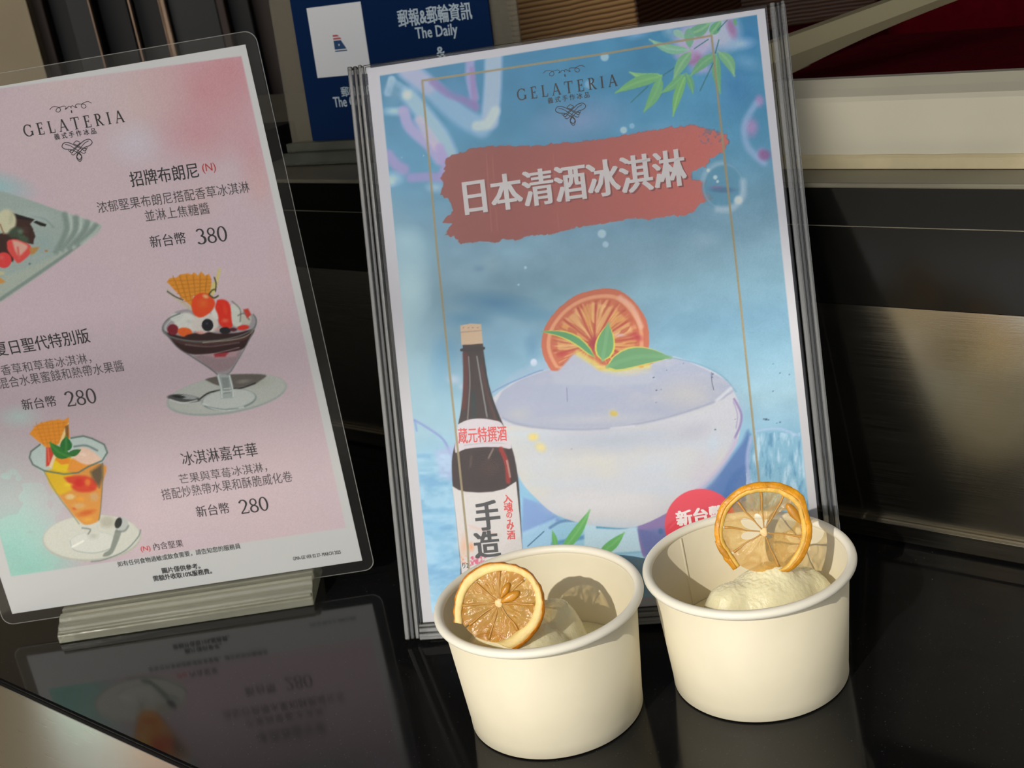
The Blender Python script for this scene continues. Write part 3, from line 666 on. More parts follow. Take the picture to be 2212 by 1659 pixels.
    p.line([(1195, 1175), (1262, 1160)], 9, (84, 140, 188), 5, .8); p.poly([(1262, 1130), (1375, 1140), (1400, 1196), (1262, 1200)], (186, 214, 232), 5, .95)
    p.line([(1290, 1139), (1350, 1140), (1378, 1126)], 5, (84, 152, 190), 3, .9); p.line([(1330, 1196), (1400, 1192)], 5, (110, 170, 206), 4, .7)
    p.poly([(1376, 1124), (1440, 1098), (1460, 1120), (1470, 1200), (1400, 1215), (1380, 1165)], (134, 116, 172), 3, 1)
    p.poly([(1378, 1145), (1440, 1140), (1450, 1215), (1398, 1215)], (96, 116, 172), 8, .75); p.ell(1427, 1148, 7, 9, (60, 98, 152), 0, .5, .8)
    p.poly([(1270, 1215), (1800, 1170), (1800, 1330), (930, 1400), (1100, 1230)], (170, 206, 226), 14, .8)
    # bowl
    p.ell(1335, 880, 272, 120, (158, 178, 204), 2, .06, .5)
    body = spline([(1062, 862), (1068, 905), (1092, 950), (1108, 1000), (1130, 1045), (1162, 1080), (1195, 1108), (1240, 1126), (1300, 1137), (1370, 1138), (1440, 1108), (1505, 1062), (1560, 1005), (1590, 960), (1600, 915), (1594, 865), (1560, 815), (1500, 785), (1440, 768), (1330, 770), (1215, 790), (1130, 815), (1080, 845)], 4)
    p.poly(body, (188, 192, 204), 2.5, 1.0)
    ins = Paint(X, Y, (0, 0, 0)); ins.poly(body, (1, 1, 1), 2.5); bmk = ins.C[:, 0]; allx = np.arange(X.size)
    t_ = np.clip((Y - 920) / 200, 0, 1); p.blend(allx, bmk * t_ * .85, (200, 202, 208)); p.blend(allx, bmk * np.clip((n1 - .45) * 4, 0, 1) * .5 * (Y > 920), (206, 204, 190)); p.blend(allx, bmk * np.clip((n2 - .5) * 5, 0, 1) * .35 * (Y > 920), (188, 194, 206))
    p.blend(allx, bmk * np.clip((n3 - .5) * 4, 0, 1) * .35 * (Y > 930), (178, 200, 224))
    top = spline([(1068, 875), (1082, 900), (1130, 918), (1220, 924), (1310, 922), (1400, 908), (1480, 888), (1550, 862), (1585, 845), (1565, 820), (1500, 787), (1440, 770), (1330, 770), (1215, 790), (1130, 818), (1085, 845)], 4)
    p.poly(top, (158, 166, 190), 4, .95); p.blend(allx, bmk * np.clip((905 - Y) / 60, 0, 1) * np.clip((p.noise(60, 26, 51) - .45) * 4, 0, 1) * .45, (182, 184, 192)); p.ell(1290, 905, 190, 18, (186, 188, 194), -2, 1, .6); p.ell(1250, 850, 150, 60, (158, 168, 194), 0, 1, .6); p.ell(1480, 850, 90, 50, (182, 182, 184), 0, 1, .7); p.ell(1120, 895, 40, 20, (182, 184, 186), 0, 1, .6)
    p.line([(1085, 903), (1130, 919), (1220, 927), (1310, 925), (1400, 911), (1480, 890), (1552, 864), (1572, 850)], 5, (142, 150, 176), 4, .8)
    p.line([(1320, 925), (1370, 920)], 4, (206, 206, 216), 3, .8); p.line([(1548, 866), (1580, 838)], 7, (200, 204, 216), 5, .8)
    p.line([(1062, 848), (1100, 828), (1160, 803), (1172, 800)], 3, (110, 140, 186), 2, .8); p.line([(1440, 770), (1510, 787), (1560, 812), (1590, 846)], 2.5, (110, 150, 180), 2, .7)
    p.line([(1586, 862), (1600, 890), (1600, 915), (1588, 945)], 5, (136, 118, 172), 3, .85); p.line([(1584, 868), (1593, 895), (1590, 925)], 2.5, (150, 134, 180), 2, .7)
    p.line([(1590, 950), (1560, 1005), (1505, 1062), (1450, 1100)], 10, (178, 168, 202), 8, .7); p.ell(1520, 1020, 40, 60, (190, 184, 204), 30, 1, .6)
    p.ell(1330, 950, 250, 40, (166, 172, 188), -4, 1, .7); p.ell(1170, 1000, 60, 50, (186, 196, 212), 0, 1, .6); p.ell(1300, 1090, 150, 40, (214, 212, 216), 0, 1, .6); p.ell(1420, 1010, 90, 40, (186, 200, 220), -10, 1, .5); p.ell(1500, 930, 60, 24, (172, 172, 192), -20, 1, .6); p.ell(1540, 960, 20, 50, (180, 200, 220), 10, 1, .5)
    p.ell(1324, 893, 16, 15, (182, 184, 168), 0, .9, .8); p.ell(1326, 893, 10, 7, (196, 174, 92), 10, .4, .95)
    p.ell(1152, 944, 16, 12, (222, 200, 110), 0, .8, .9); p.ell(1168, 966, 18, 14, (220, 204, 130), 30, .9, .9)
    # orange slice
    ro = spline([(1190, 800), (1176, 775), (1169, 745), (1175, 712), (1190, 685), (1215, 658), (1250, 636), (1290, 625), (1330, 625), (1358, 640), (1380, 665), (1396, 692), (1402, 725), (1401, 755), (1400, 790), (1210, 804)], 4)
    p.poly(ro, (186, 104, 78), 2.2, 1, rough=1.5)
    c0 = np.array((1284., 742.))
    def sc_(f, fy=None): return [tuple(c0 + (np.array(q) - c0) * (f, fy or f)) for q in ro]
    p.poly(sc_(.90), (206, 146, 112), 3); p.poly(sc_(.83), (184, 104, 76), 3); 
    p.line([(1340, 643), (1366, 665), (1385, 705)], 11, (212, 168, 148), 6, .8)
    for k in range(8):
        a0 = R(-196 + k * 27 + 2); a1 = R(-196 + (k + 1) * 27 - 2)
        P = [tuple(c0 + 8 * np.array((math.cos((a0 + a1) / 2), math.sin((a0 + a1) / 2))))]
        for j in range(7):
            a = a0 + (a1 - a0) * j / 6; r = 86 if math.cos(a) > -.2 else 80
            P.append(tuple(c0 + r * np.array((math.cos(a), math.sin(a)))))
        p.poly(P, (196, 142, 88) if k % 2 else (200, 152, 104), 4, .95)
    ang = np.arctan2(Y - c0[1], X - c0[0]); rad = np.hypot(X - c0[0], Y - c0[1])
    P_ = Paint(X, Y, (0, 0, 0)); P_.poly(sc_(.80), (1, 1, 1), 3); om = P_.C[:, 0]
    rr_ = np.random.RandomState(5).rand(64, 64); fx = (ang * 14) % 64; fi = fx.astype(int); fr_ = fx - fi; ri = (rad / 22 + 5 * np.sin(ang * 3)).astype(int) % 64
    vv = rr_[fi % 64, ri] * (1 - fr_) + rr_[(fi + 1) % 64, ri] * fr_
    p.blend(allx, om * np.clip((vv - .55) * 4, 0, 1) * .6, (164, 74, 56)); p.blend(allx, om * np.clip((.3 - vv) * 4, 0, 1) * .5, (222, 190, 136))
    for k in range(9):
        a = R(-196 + k * 27); p.line([tuple(c0), tuple(c0 + 84 * np.array((math.cos(a), math.sin(a))))], 4, (164, 66, 58), 3, .75)
    p.ell(1282, 745, 14, 28, (150, 48, 66), 8, .9, .9); p.ell(1375, 728, 22, 10, (168, 50, 66), 20, .9, .8); p.ell(1340, 724, 16, 5, (200, 170, 180), 0, .9, .9)
    p.ell(1215, 765, 18, 8, (176, 56, 60), -20, .9, .7)
    p.poly([(1188, 805), (1206, 800), (1225, 780), (1240, 765), (1258, 770), (1285, 790), (1310, 802), (1400, 800), (1400, 830), (1200, 830)], (166, 174, 194), 6, 1)
    p.line([(1248, 762), (1280, 782), (1310, 797), (1400, 790)], 12, (204, 196, 112), 8, .8); p.ell(1360, 803, 60, 12, (196, 188, 160), -4, 1, .8)
    # mint
    p.leaf((1286, 773), (1167, 716), 20, (196, 190, 84), None, .13); p.leaf((1285, 772), (1167, 716), 14, (84, 146, 104), None, .13)
    p.leaf((1302, 780), (1314, 700), 44, (196, 190, 84), None, 0); p.leaf((1302, 778), (1314, 700), 36, (98, 152, 108), (116, 166, 124), 0)
    p.leaf((1308, 796), (1448, 772), 46, (190, 186, 96), None, -.10); p.leaf((1312, 792), (1448, 772), 40, (98, 148, 108), (110, 158, 116), -.09)
    p.ell(1385, 792, 8, 4, (200, 150, 70), 0, .6, .9)
    # bottle
    bo = spline([(999, 742), (1000, 760), (1001, 800), (1000, 850), (995, 890), (990, 915), (985, 950), (977, 985), (976, 1015), (978, 1050), (985, 1120), (995, 1220), (1005, 1340), (1135, 1330), (1128, 1180), (1124, 1100), (1120, 1040), (1112, 990), (1103, 960), (1092, 930), (1080, 900), (1068, 870), (1056, 830), (1047, 780), (1043, 742)], 3)
    p.poly(bo, (56, 46, 46), 2)
    p.line([(1004, 765), (1006, 820), (1002, 880)], 9, (98, 44, 42), 6, .8); p.line([(1012, 770), (1015, 830), (1010, 905)], 2.5, (170, 170, 170), 2, .6); p.line([(1030, 770), (1040, 830), (1052, 900)], 3, (160, 166, 168), 2, .7)
    p.line([(1022, 850), (1024, 900)], 8, (36, 56, 60), 5, .8); p.line([(1040, 790), (1052, 850), (1070, 905)], 4, (90, 56, 56), 3, .8); p.line([(1045, 770), (1056, 840), (1078, 905)], 2.5, (22, 38, 44), 2, .8)
    p.poly([(994, 703), (1016, 699), (1039, 700), (1043, 742), (1020, 744), (997, 745)], (196, 172, 146), 1.6); p.line([(994, 718), (1040, 714)], 2, (150, 120, 110), 1.5, .7)
    for x in (1001, 1012, 1021, 1032): p.ell(x, 708, 2.5, 2, (160, 100, 96), 0, .5, .7)
    p.line([(997, 756), (1045, 752)], 6, (40, 34, 36), 2)
    p.poly(spline([(989, 917), (1010, 907), (1040, 904), (1068, 908), (1083, 914), (1094, 935), (1105, 968), (1080, 966), (1040, 966), (1005, 970), (984, 978), (984, 950)], 3), (200, 196, 206), 1.8)
    p.line([(1003, 962), (1050, 956), (1090, 958)], 2, (160, 162, 170), 1.5, .6)
    p.line([(1018, 985), (1016, 1010)], 4, (120, 100, 90), 3, .5); p.line([(1065, 970), (1055, 990)], 4, (170, 150, 140), 3, .6)
    p.line([(1082, 970), (1094, 1000), (1098, 1040)], 10, (150, 44, 40), 4, .9); p.line([(1095, 995), (1102, 1030)], 4, (190, 170, 160), 2.5, .7); p.ell(1058, 1010, 34, 26, (86, 60, 54), 0, 1, .5)
    p.poly([(977, 1050), (990, 1058), (1005, 1062), (1035, 1064), (1065, 1062), (1090, 1056), (1115, 1040), (1121, 1100), (1129, 1190), (1136, 1335), (1005, 1340), (994, 1200)], (206, 204, 206), 1.8)
    p.ell(1002, 1180, 12, 40, (222, 172, 140), 4, 1, .8); p.ell(1018, 1182, 9, 14, (226, 160, 120), 0, .8, .9); p.ell(992, 1150, 8, 50, (216, 200, 196), 4, 1, .6)
    pn = p.noise(4, 4, 40, 2); lab = (X > 1016) & (X < 1050) & (Y > 1202) & (Y < 1216 + (1050 - X) * .2); p.blend(allx, np.clip((pn - .42) * 6, 0, 1) * lab * .8, (206, 70, 110))
    lab = (X > 996) & (X < 1008) & (Y > 1200) & (Y < 1218); p.blend(allx, np.clip((pn - .42) * 6, 0, 1) * lab * .8, (226, 130, 90))
    for k in range(4): p.line([(1010 + 2 * k, 1132 + 3 * k), (1045 + 12 * k, 1146 + 3 * k)], 1.4, (222, 176, 170), 1.4, .5)
    # lower leaves and the price disc
    for a in ((1200, 1185, 1193, 1146, 12), (1213, 1190, 1274, 1102, 22), (1296, 1196, 1348, 1151, 22)): p.leaf(a[:2], a[2:4], a[4], (104, 176, 108), (128, 190, 120), .04)
    p.line([(1140, 1180), (1175, 1148)], 2.2, (70, 104, 140), 1.5)
    p.ell(1514, 1134, 78, 78, (220, 72, 90), 0, .02, 1)
    p.line([(1448, 1140), (1470, 1120), (1500, 1115), (1560, 1118)], 3, (240, 120, 130), 2, .35)
    # dark specks of wear on the print
    for x, y, r in ((1655, 906, 4), (1660, 907, 3), (1650, 905, 3), (1685, 912, 3), (1678, 914, 2), (1412, 815, 3), (1418, 843, 3), (1428, 841, 2), (1417, 870, 2), (1538, 815, 3), (1540, 808, 3), (1670, 845, 2.5), (1685, 806, 2.5), (1705, 809, 2.5), (1545, 928, 3), (1588, 906, 2), (1670, 786, 2), (1440, 800, 2), (1476, 785, 2), (1235, 970, 2)):
        p.ell(x, y, r, r * .7, (40, 62, 84), -15, .3, .85)
    p.line([(1537, 805), (1538, 828), (1542, 842)], 1.5, (60, 70, 90), 1.4, .8); p.line([(1224, 838), (1226, 868)], 1.3, (90, 90, 130), 1.4, .7)
    # gold frame
    GD = (150, 138, 108)
    p.line([(1016, 1290), (1010, 1175), (978, 870), (943, 530), (912, 174), (1060, 153), (1300, 117), (1537, 77), (1555, 250), (1598, 640), (1640, 1045), (1662, 1250)], 4.6, GD, 1.4, .95)
    gr = (np.random.RandomState(3).rand(X.size) - .5) * 9
    p.C += gr[:, None]
    p.C[:] = keep * (1 - mask[:, None]) + p.C * mask[:, None]

SB = Sheet((-0.0683, 0.6306, 0.009, -0.196, 0.3674))
def frame_ends(o): return o
st = thing('poster_stand', 'clear acrylic stand with a blue ice cream poster behind the two cups', 'sign stand', SB.loc, SB.rot)
BG = s2l
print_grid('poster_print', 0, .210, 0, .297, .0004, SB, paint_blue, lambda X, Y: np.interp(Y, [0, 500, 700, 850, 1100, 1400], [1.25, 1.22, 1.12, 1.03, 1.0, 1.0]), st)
obj('poster_backing', mbox(0, .210, .0003, .0009, 0, .297), M['back'], st)
# acrylic: front pane, back pane, ribbed side and bottom rails
bm = mbox(-.0015, .2115, -.0022, -.0006, .0, .2985, bev=.0004)
obj('front_pane', bm, M['acryl'], st)
obj('back_pane', mbox(-.0015, .2115, .0012, .0028, .0, .2985, bev=.0004), M['acryl'], st)
def rail(x0, x1, z0, z1):
    """a slim solid acrylic rail with three rounded ribs"""
    return mbox(x0, x1, -.0040, .0045, z0, z1, bev=.0007, seg=3)
for k, xa in enumerate((-.0098, .2125)):
    bm = rail(xa, xa + .0026, -.0080, .2985)
    o = obj('side_rail', bm, M['glass'], st)
    bm = mbox(xa + .0030, xa + .0052, -.0034, .0040, -.0080, .2985, bev=.0007, seg=3); obj('side_rail', bm, M['rail_refract'], st)
    bm = mbox(xa + .0056, xa + .0076, -.0030, .0036, -.0080, .2990, bev=.0007, seg=3); obj('side_rail', bm, M['glass'], st)
for z0, z1, f in ((-.0020, -.0005, .003), (-.0048, -.0023, .0036), (-.0086, -.0052, .0042)):
    obj('bottom_rail', mbox(-.0018, .2120, -f, f, z0, z1, bev=.0006, seg=3), M['glass'], st)
# easel leg of the stand (behind)
bm = bmesh.new()
s_, c_ = math.sin(.3674), math.cos(.3674)
def back_pt(v, d, up=0):  # local point from height along the sheet and distance backwards
    return (d, v)
for x0, x1 in ((.02, .19),):
    A_ = (.0030, .20); B_ = (.0030, .203); 
    # foot point on the counter behind: local (y,z) of world offset (back .10 , z=0)
    def loc_yz(back, zz): zz -= SB.loc[2]; return (back * c_ - zz * s_, back * s_ + zz * c_)
    P1 = loc_yz(.085, .0006); P2 = loc_yz(.088, .0006)
    pr = [A_, B_, P2, P1]
    rows = [[bm.verts.new((x, y, z)) for y, z in pr] for x in (x0 + .07, x1 - .06)]
    for k in range(4): bm.faces.new((rows[0][k], rows[0][(k + 1) % 4], rows[1][(k + 1) % 4], rows[1][k]))
    bm.faces.new(rows[0][::-1]); bm.faces.new(rows[1])
obj('easel_leg', bm, M['acryl'], st)

ik = Ink(SB)
logo(ik, 1225, 189, 1.0, 'inkteal')
ik.text('日本清酒冰淇淋', 1005, 428, 1481, 361, 'shadowink', h=78, bold=.011, song=.016, sh=(.0004, -.0005))
ik.text('日本清酒冰淇淋', 1003, 427, 1479, 360, 'inkwhite', h=78, bold=.011, song=.016, lift=.00004)
ik.text('蔵元特撰酒', 990, 942, 1094, 936, 'inkred', h=33, bold=.012)
for ch_, x, y, w_, h_ in (('手', 1053, 1114, 50, 62), ('造', 1052, 1176, 52, 56)):
    ik.text(ch_, x - w_ / 2, y + 2, x + w_ / 2, y - 3, 'ink', h=h_, bold=.024)
for ch_, x, y, w_, h_ in (('入', 1097, 1078, 19, 17), ('魂', 1098, 1096, 18, 20), ('の', 1100, 1113, 12, 13), ('み', 1102, 1134, 15, 22), ('酒', 1104, 1156, 17, 19)):
    ik.text(ch_, x - w_ / 2, y, x + w_ / 2, y - 1, 'inkred', h=h_, bold=.02)
ik.text('新台幣', 1462, 1121, 1565, 1106, 'inkwhite', h=32, bold=.03)
ik.text('り2', 999, 1222, 1012, 1221, 'ink', h=12, bold=.01)
ik.build(st)

# ------------------------------------------------------------------ artwork of the pink menu
def paint_pink(p):
    X, Y = p.X, p.Y; allx = np.arange(X.size)
    p.C[:] = (188, 190, 192)
    base = np.empty((X.size, 3)); n1 = p.noise(200, 170, 2); n2 = p.noise(80, 60, 6)
    base[:] = (184, 168, 178); 
    keep = p.C.copy(); p.C[:] = base; p.blend(allx, np.clip((n1 - .5) * 3, 0, 1) * .5, (190, 172, 176))
    p.ell(440, 200, 190, 150, (186, 138, 146), 20, 1.1, .95); p.ell(500, 150, 120, 120, (184, 130, 140), 0, 1, .8); p.ell(430, 290, 120, 90, (186, 138, 146), 0, 1, .7)
    p.ell(300, 210, 120, 110, (190, 172, 170), 0, 1, .6); p.ell(290, 310, 70, 60, (188, 184, 196), 0, 1, .8); p.ell(545, 330, 50, 120, (186, 140, 150), -12, 1, .7)
    p.ell(560, 400, 50, 80, (190, 160, 160), -10, 1, .6); p.ell(430, 430, 60, 50, (192, 166, 166), 0, 1, .5); p.ell(120, 170, 120, 70, (192, 176, 176), 0, 1, .6)
    p.ell(630, 560, 60, 90, (190, 162, 166), -10, 1, .5)
    p.ell(-20, 400, 110, 40, (140, 178, 182), 10, .8, .9); p.ell(40, 900, 60, 30, (172, 200, 196), 0, 1, .8)
    # teal wash at the lower left
    t = np.clip((1.0 - (X - (Y - 980) * .28) / 150), 0, 1) * np.clip((Y - 900) / 150, 0, 1); p.blend(allx, t * (.55 + .4 * (n2 > .5)), (176, 206, 202))
    p.ell(20, 1190, 150, 110, (140, 192, 184), 0, 1, .9); p.ell(60, 1230, 130, 50, (134, 188, 178), -8, 1, .8)
    p.blend(allx, np.clip((Y - 860) / 200, 0, 1) * np.clip((X - 220) / 80, 0, 1) * .5, (204, 186, 194))
    # ---- plate with brownie (left edge)
    k_ = lambda pts: K(pts, 5.72, 0, 390)
    p.poly(k_([(-500, 60), (60, 140), (400, 250), (800, 395), (1100, 490), (1255, 555), (1210, 640), (900, 860), (500, 1160), (0, 1500), (-500, 1700)]), (146, 162, 158), 2.2)
    p.poly(k_([(-500, 1300), (0, 1200), (500, 1020), (900, 800), (1180, 610), (1210, 640), (900, 860), (500, 1160), (0, 1500), (-500, 1700)]), (158, 168, 158), 8, .8)
    p.line(k_([(0, 1470), (500, 1130), (900, 850), (1230, 570)]), 7, (112, 128, 126), 4, .8)
    for j, (a, b_, c_) in enumerate((((800, 420), (820, 620), (690, 880)), ((940, 460), (920, 640), (760, 850)), ((1080, 520), (1030, 640), (850, 830)), ((1180, 560), (1090, 660), (950, 780)))):
        p.line(k_([a, b_, c_]), 12, (112, 130, 126), 7, .75); p.line(k_([(a[0] + 60, a[1]), (b_[0] + 60, b_[1]), (c_[0] + 60, c_[1])]), 7, (172, 184, 178), 5, .7)
    p.line(k_([(400, 440), (560, 480), (660, 580)]), 4, (116, 132, 132), 3, .6); p.ell(95, 525, 34, 36, (136, 156, 158), 0, 1, .7); p.ell(70, 470, 60, 24, (160, 176, 176), 0, 1, .5)
    p.poly(k_([(-400, 660), (0, 660), (110, 640), (200, 420), (240, 430), (420, 480), (380, 540), (440, 680), (410, 790), (280, 760), (200, 720), (160, 1000), (0, 1000), (-400, 900)]), (58, 38, 34), 3, 1, rough=2)
    p.ell(52, 500, 14, 14, (76, 56, 50), 0, .8, .7); p.poly(k_([(100, 375), (190, 410), (430, 480), (400, 500), (200, 470), (160, 430)]), (34, 28, 28), 2)
    p.poly(k_([(410, 515), (450, 495), (575, 540), (560, 570), (500, 560)]), (30, 28, 28), 2)
    p.ell(14, 478, 24, 30, (186, 186, 160), 0, .25, 1); p.ell(24, 470, 8, 20, (164, 166, 140), 10, .8, .6); p.line(k_([(0, 540), (50, 660)]), 3, (130, 90, 60), 2, .8)
    p.ell(34, 502, 20, 14, (60, 74, 60), -20, .4, .95); p.ell(50, 515, 18, 10, (62, 84, 66), 30, .5, .9); p.ell(44, 500, 9, 7, (96, 110, 96), 0, .7, .8)
    p.poly(k_([(85, 760), (150, 725), (240, 740), (370, 800), (385, 880), (320, 960), (230, 1020), (180, 980), (90, 850)]), (206, 74, 70), 3); p.poly(k_([(150, 745), (240, 755), (340, 810), (300, 880), (230, 930), (180, 850)]), (210, 164, 150), 5, .9)
    p.line(k_([(220, 830), (235, 960)]), 5, (196, 90, 86), 4, .8)
    p.ell(8, 562, 17, 17, (200, 62, 62), 0, .12, 1); p.ell(4, 556, 8, 8, (212, 96, 92), 0, .9, .8); p.poly(k_([(360, 830), (490, 820), (430, 900), (380, 920)]), (170, 124, 66), 4, .9)
    p.ell(100, 542, 5, 3, (160, 112, 60), 0, .5, .9); p.ell(64, 570, 4, 3, (96, 104, 110), 0, .5, .9); p.poly(k_([(-60, 1180), (0, 1200), (70, 1250), (0, 1280)]), (190, 130, 60), 4, .9); p.ell(2, 590, 12, 6, (178, 176, 140), 0, .6, .9)
    # ---- brownie sundae
    s2 = 4.609; k_ = lambda pts: K(pts, s2, 330, 560)
    def E(x, y, rx, ry, c, ang=0, soft=.1, a=1, ring=None): p.ell(x / s2 + 330, y / s2 + 560, rx / s2, ry / s2, c, ang, soft, a, ring)
    E(738, 1350, 605, 190, (148, 158, 158), -9, .03); E(738, 1340, 590, 178, (168, 174, 170), -9, .04); E(600, 1420, 300, 80, (178, 184, 184), -8, 1, .6)
    E(1050, 1230, 200, 70, (156, 160, 152), -10, 1, .7)
    p.poly(k_([(520, 1200), (640, 1165), (800, 1145), (1120, 1150), (1060, 1215), (1010, 1240), (800, 1290), (700, 1270), (600, 1240)]), (92, 88, 84), 3); E(900, 1215, 100, 30, (128, 126, 122), -8, .8, .8)
    p.line(k_([(470, 1390), (560, 1330), (700, 1300), (870, 1285), (1020, 1235)]), 3.5, (46, 46, 48), 2)
    E(310, 1385, 165, 40, (70, 72, 74), 5, .1); E(350, 1372, 110, 26, (150, 156, 158), 5, .3, .9); E(260, 1368, 80, 18, (24, 30, 30), 5, .3, .9); p.line(k_([(170, 1395), (300, 1430), (440, 1405)]), 3, (196, 200, 202), 2, .8)
    E(760, 1400, 275, 105, (120, 134, 134), -6, .04); E(758, 1392, 262, 94, (176, 184, 182), -6, .06); p.line(k_([(500, 1440), (620, 1490), (760, 1500), (900, 1470)]), 4, (210, 214, 214), 2.5, .7)
    p.line(k_([(520, 1460), (700, 1495), (850, 1485)]), 2, (90, 112, 116), 2, .7)
    p.poly(k_([(635, 1150), (770, 1150), (800, 1260), (805, 1380), (680, 1390), (665, 1260)]), (150, 162, 162), 2); p.poly(k_([(680, 1180), (755, 1175), (775, 1330), (710, 1340)]), (120, 128, 128), 3, .8)
    for a in ([(650, 1160), (680, 1280), (690, 1380)], [(765, 1160), (795, 1290), (800, 1370)], [(710, 1290), (770, 1285)], [(700, 1320), (780, 1310)]): p.line(k_(a), 2.2, (206, 214, 214), 1.8, .8)
    p.poly(k_([(95, 680), (140, 760), (250, 870), (380, 965), (520, 1060), (640, 1140), (760, 1140), (830, 1040), (890, 920), (970, 790), (1030, 660), (1000, 560), (800, 500), (300, 500), (150, 600)]), (146, 142, 148), 2.4)
    p.poly(k_([(400, 960), (840, 920), (860, 960), (780, 1080), (640, 1120), (520, 1050)]), (140, 120, 128), 6, .9); p.poly(k_([(500, 950), (860, 900), (830, 970), (640, 990)]), (170, 140, 146), 6, .8)
    p.poly(k_([(600, 920), (780, 900), (720, 970), (620, 975)]), (150, 44, 52), 4, .95)
    p.poly(k_([(130, 720), (300, 770), (500, 740), (700, 760), (900, 720), (1010, 700), (960, 800), (880, 900), (600, 940), (360, 940), (220, 850)]), (48, 20, 26), 3)
    p.poly(k_([(160, 770), (340, 800), (700, 800), (940, 760), (930, 800), (700, 850), (360, 860), (220, 820)]), (74, 54, 52), 4, .8); p.line(k_([(330, 850), (560, 870), (860, 830)]), 3, (120, 110, 108), 2.5, .6)
    p.line(k_([(400, 960), (600, 940), (860, 880)]), 2.2, (170, 160, 160), 2, .6)
    # waffle
    p.poly(k_([(130, 280), (200, 340), (300, 420), (390, 480), (380, 510), (280, 440), (140, 330)]), (178, 170, 156), 2.5); p.line(k_([(145, 320), (220, 370), (300, 405)]), 2.4, (48, 50, 44), 1.8)
    p.poly(k_([(140, 225), (165, 190), (240, 180), (270, 150), (350, 140), (390, 150), (410, 130), (450, 160), (480, 120), (520, 165), (560, 145), (585, 200), (580, 300), (560, 360), (400, 360), (400, 480), (330, 420), (220, 310)]), (196, 130, 44), 2, 1, rough=1)
    for j in range(6): p.line(k_([(200 + j * 68, 165), (290 + j * 45, 400)]), 2, (150, 92, 28), 2, .6); p.line(k_([(170 + j * 25, 215 + j * 42), (580, 200 + j * 34)]), 2, (160, 100, 32), 2, .5)
    p.poly(k_([(655, 90), (680, 95), (640, 280), (600, 370), (570, 330), (590, 230), (620, 220)]), (188, 176, 120), 2); p.line(k_([(612, 180), (630, 240), (625, 320)]), 2.4, (40, 44, 34), 1.8)
    # cream and fruit
    E(330, 640, 130, 120, (196, 198, 194), 0, .2); E(230, 580, 70, 50, (190, 194, 190), 0, .3); E(520, 640, 150, 120, (194, 190, 186), 0, .2); E(640, 540, 70, 70, (200, 200, 196), 0, .3); E(830, 560, 80, 130, (190, 194, 188), -12, .2); E(930, 600, 60, 80, (176, 176, 168), 0, .3); E(360, 620, 40, 30, (168, 172, 170), 20, .9, .6)
    p.line(k_([(790, 420), (870, 500), (870, 620)]), 3, (96, 96, 90), 2.4, .7); p.line(k_([(850, 560), (910, 540), (960, 600)]), 3, (90, 84, 80), 2.4, .7)
    p.poly(k_([(640, 410), (720, 405), (770, 460), (785, 600), (790, 670), (720, 690), (660, 640), (650, 560), (620, 480)]), (200, 46, 32), 3); E(720, 610, 50, 30, (214, 110, 90), 0, .8, .8); E(720, 500, 26, 70, (220, 76, 50), -10, .9, .7)
    p.poly(k_([(390, 410), (420, 365), (480, 335), (560, 350), (600, 390), (620, 450), (570, 530), (480, 580), (410, 550), (385, 470)]), (206, 70, 34), 2.6); E(500, 440, 70, 70, (222, 110, 50), 20, .9, .6); E(525, 370, 45, 26, (214, 176, 130), 20, .7, .85)
    p.line(k_([(560, 350), (590, 310), (620, 300)]), 3, (60, 70, 34), 2); p.line(k_([(570, 360), (610, 385), (650, 365)]), 3.4, (64, 68, 34), 2)
    p.poly(k_([(900, 500), (950, 490), (980, 550), (940, 590)]), (180, 60, 52), 3); E(200, 700, 62, 60, (112, 28, 42), 0, .2); E(320, 725, 82, 50, (206, 92, 38), 8, .2); E(900, 680, 70, 30, (196, 50, 40), -8, .3); E(470, 730, 70, 24, (204, 130, 120), 0, .8, .8); E(660, 700, 60, 26, (196, 150, 140), 0, .8, .8)
    E(545, 655, 58, 62, (24, 26, 34), 0, .12); E(540, 640, 18, 16, (66, 72, 84), 0, .9, .8); E(720, 710, 62, 38, (24, 24, 34), 0, .15); E(800, 700, 50, 26, (70, 20, 30), 0, .5, .9)
    p.poly(k_([(320, 770), (420, 735), (480, 750), (560, 725), (650, 740), (860, 740), (700, 800), (480, 800)]), (46, 16, 22), 3)
    p.line(k_([(270, 540), (160, 590), (100, 670), (120, 740), (240, 790), (450, 820), (700, 800), (900, 750), (1010, 680), (1030, 600), (1000, 550)]), 3.2, (96, 108, 106), 2, .85)
    p.line(k_([(300, 560), (180, 610), (125, 680), (150, 730)]), 2, (176, 186, 184), 1.8, .8); p.line(k_([(1010, 690), (940, 760), (800, 800), (500, 830)]), 2.4, (164, 160, 140), 2, .7); p.line(k_([(1030, 640), (960, 800), (880, 950), (780, 1110), (740, 1145)]), 2.4, (104, 116, 116), 2, .8)
    p.line(k_([(100, 700), (240, 870), (380, 965), (560, 1080), (640, 1145)]), 2.4, (84, 90, 92), 2, .8)
    # ---- fruit parfait
    s3 = 4.608; k_ = lambda pts: K(pts, s3, 30, 880)
    def E(x, y, rx, ry, c, ang=0, soft=.1, a=1, ring=None): p.ell(x / s3 + 30, y / s3 + 880, rx / s3, ry / s3, c, ang, soft, a, ring)
    E(775, 1300, 492, 232, (176, 178, 168), -3, .03); E(775, 1290, 478, 220, (198, 200, 192), -3, .05); E(790, 1340, 240, 110, (190, 196, 190), -4, .06, .9, None); E(780, 1345, 228, 100, (206, 208, 202), -4, .1, .8)
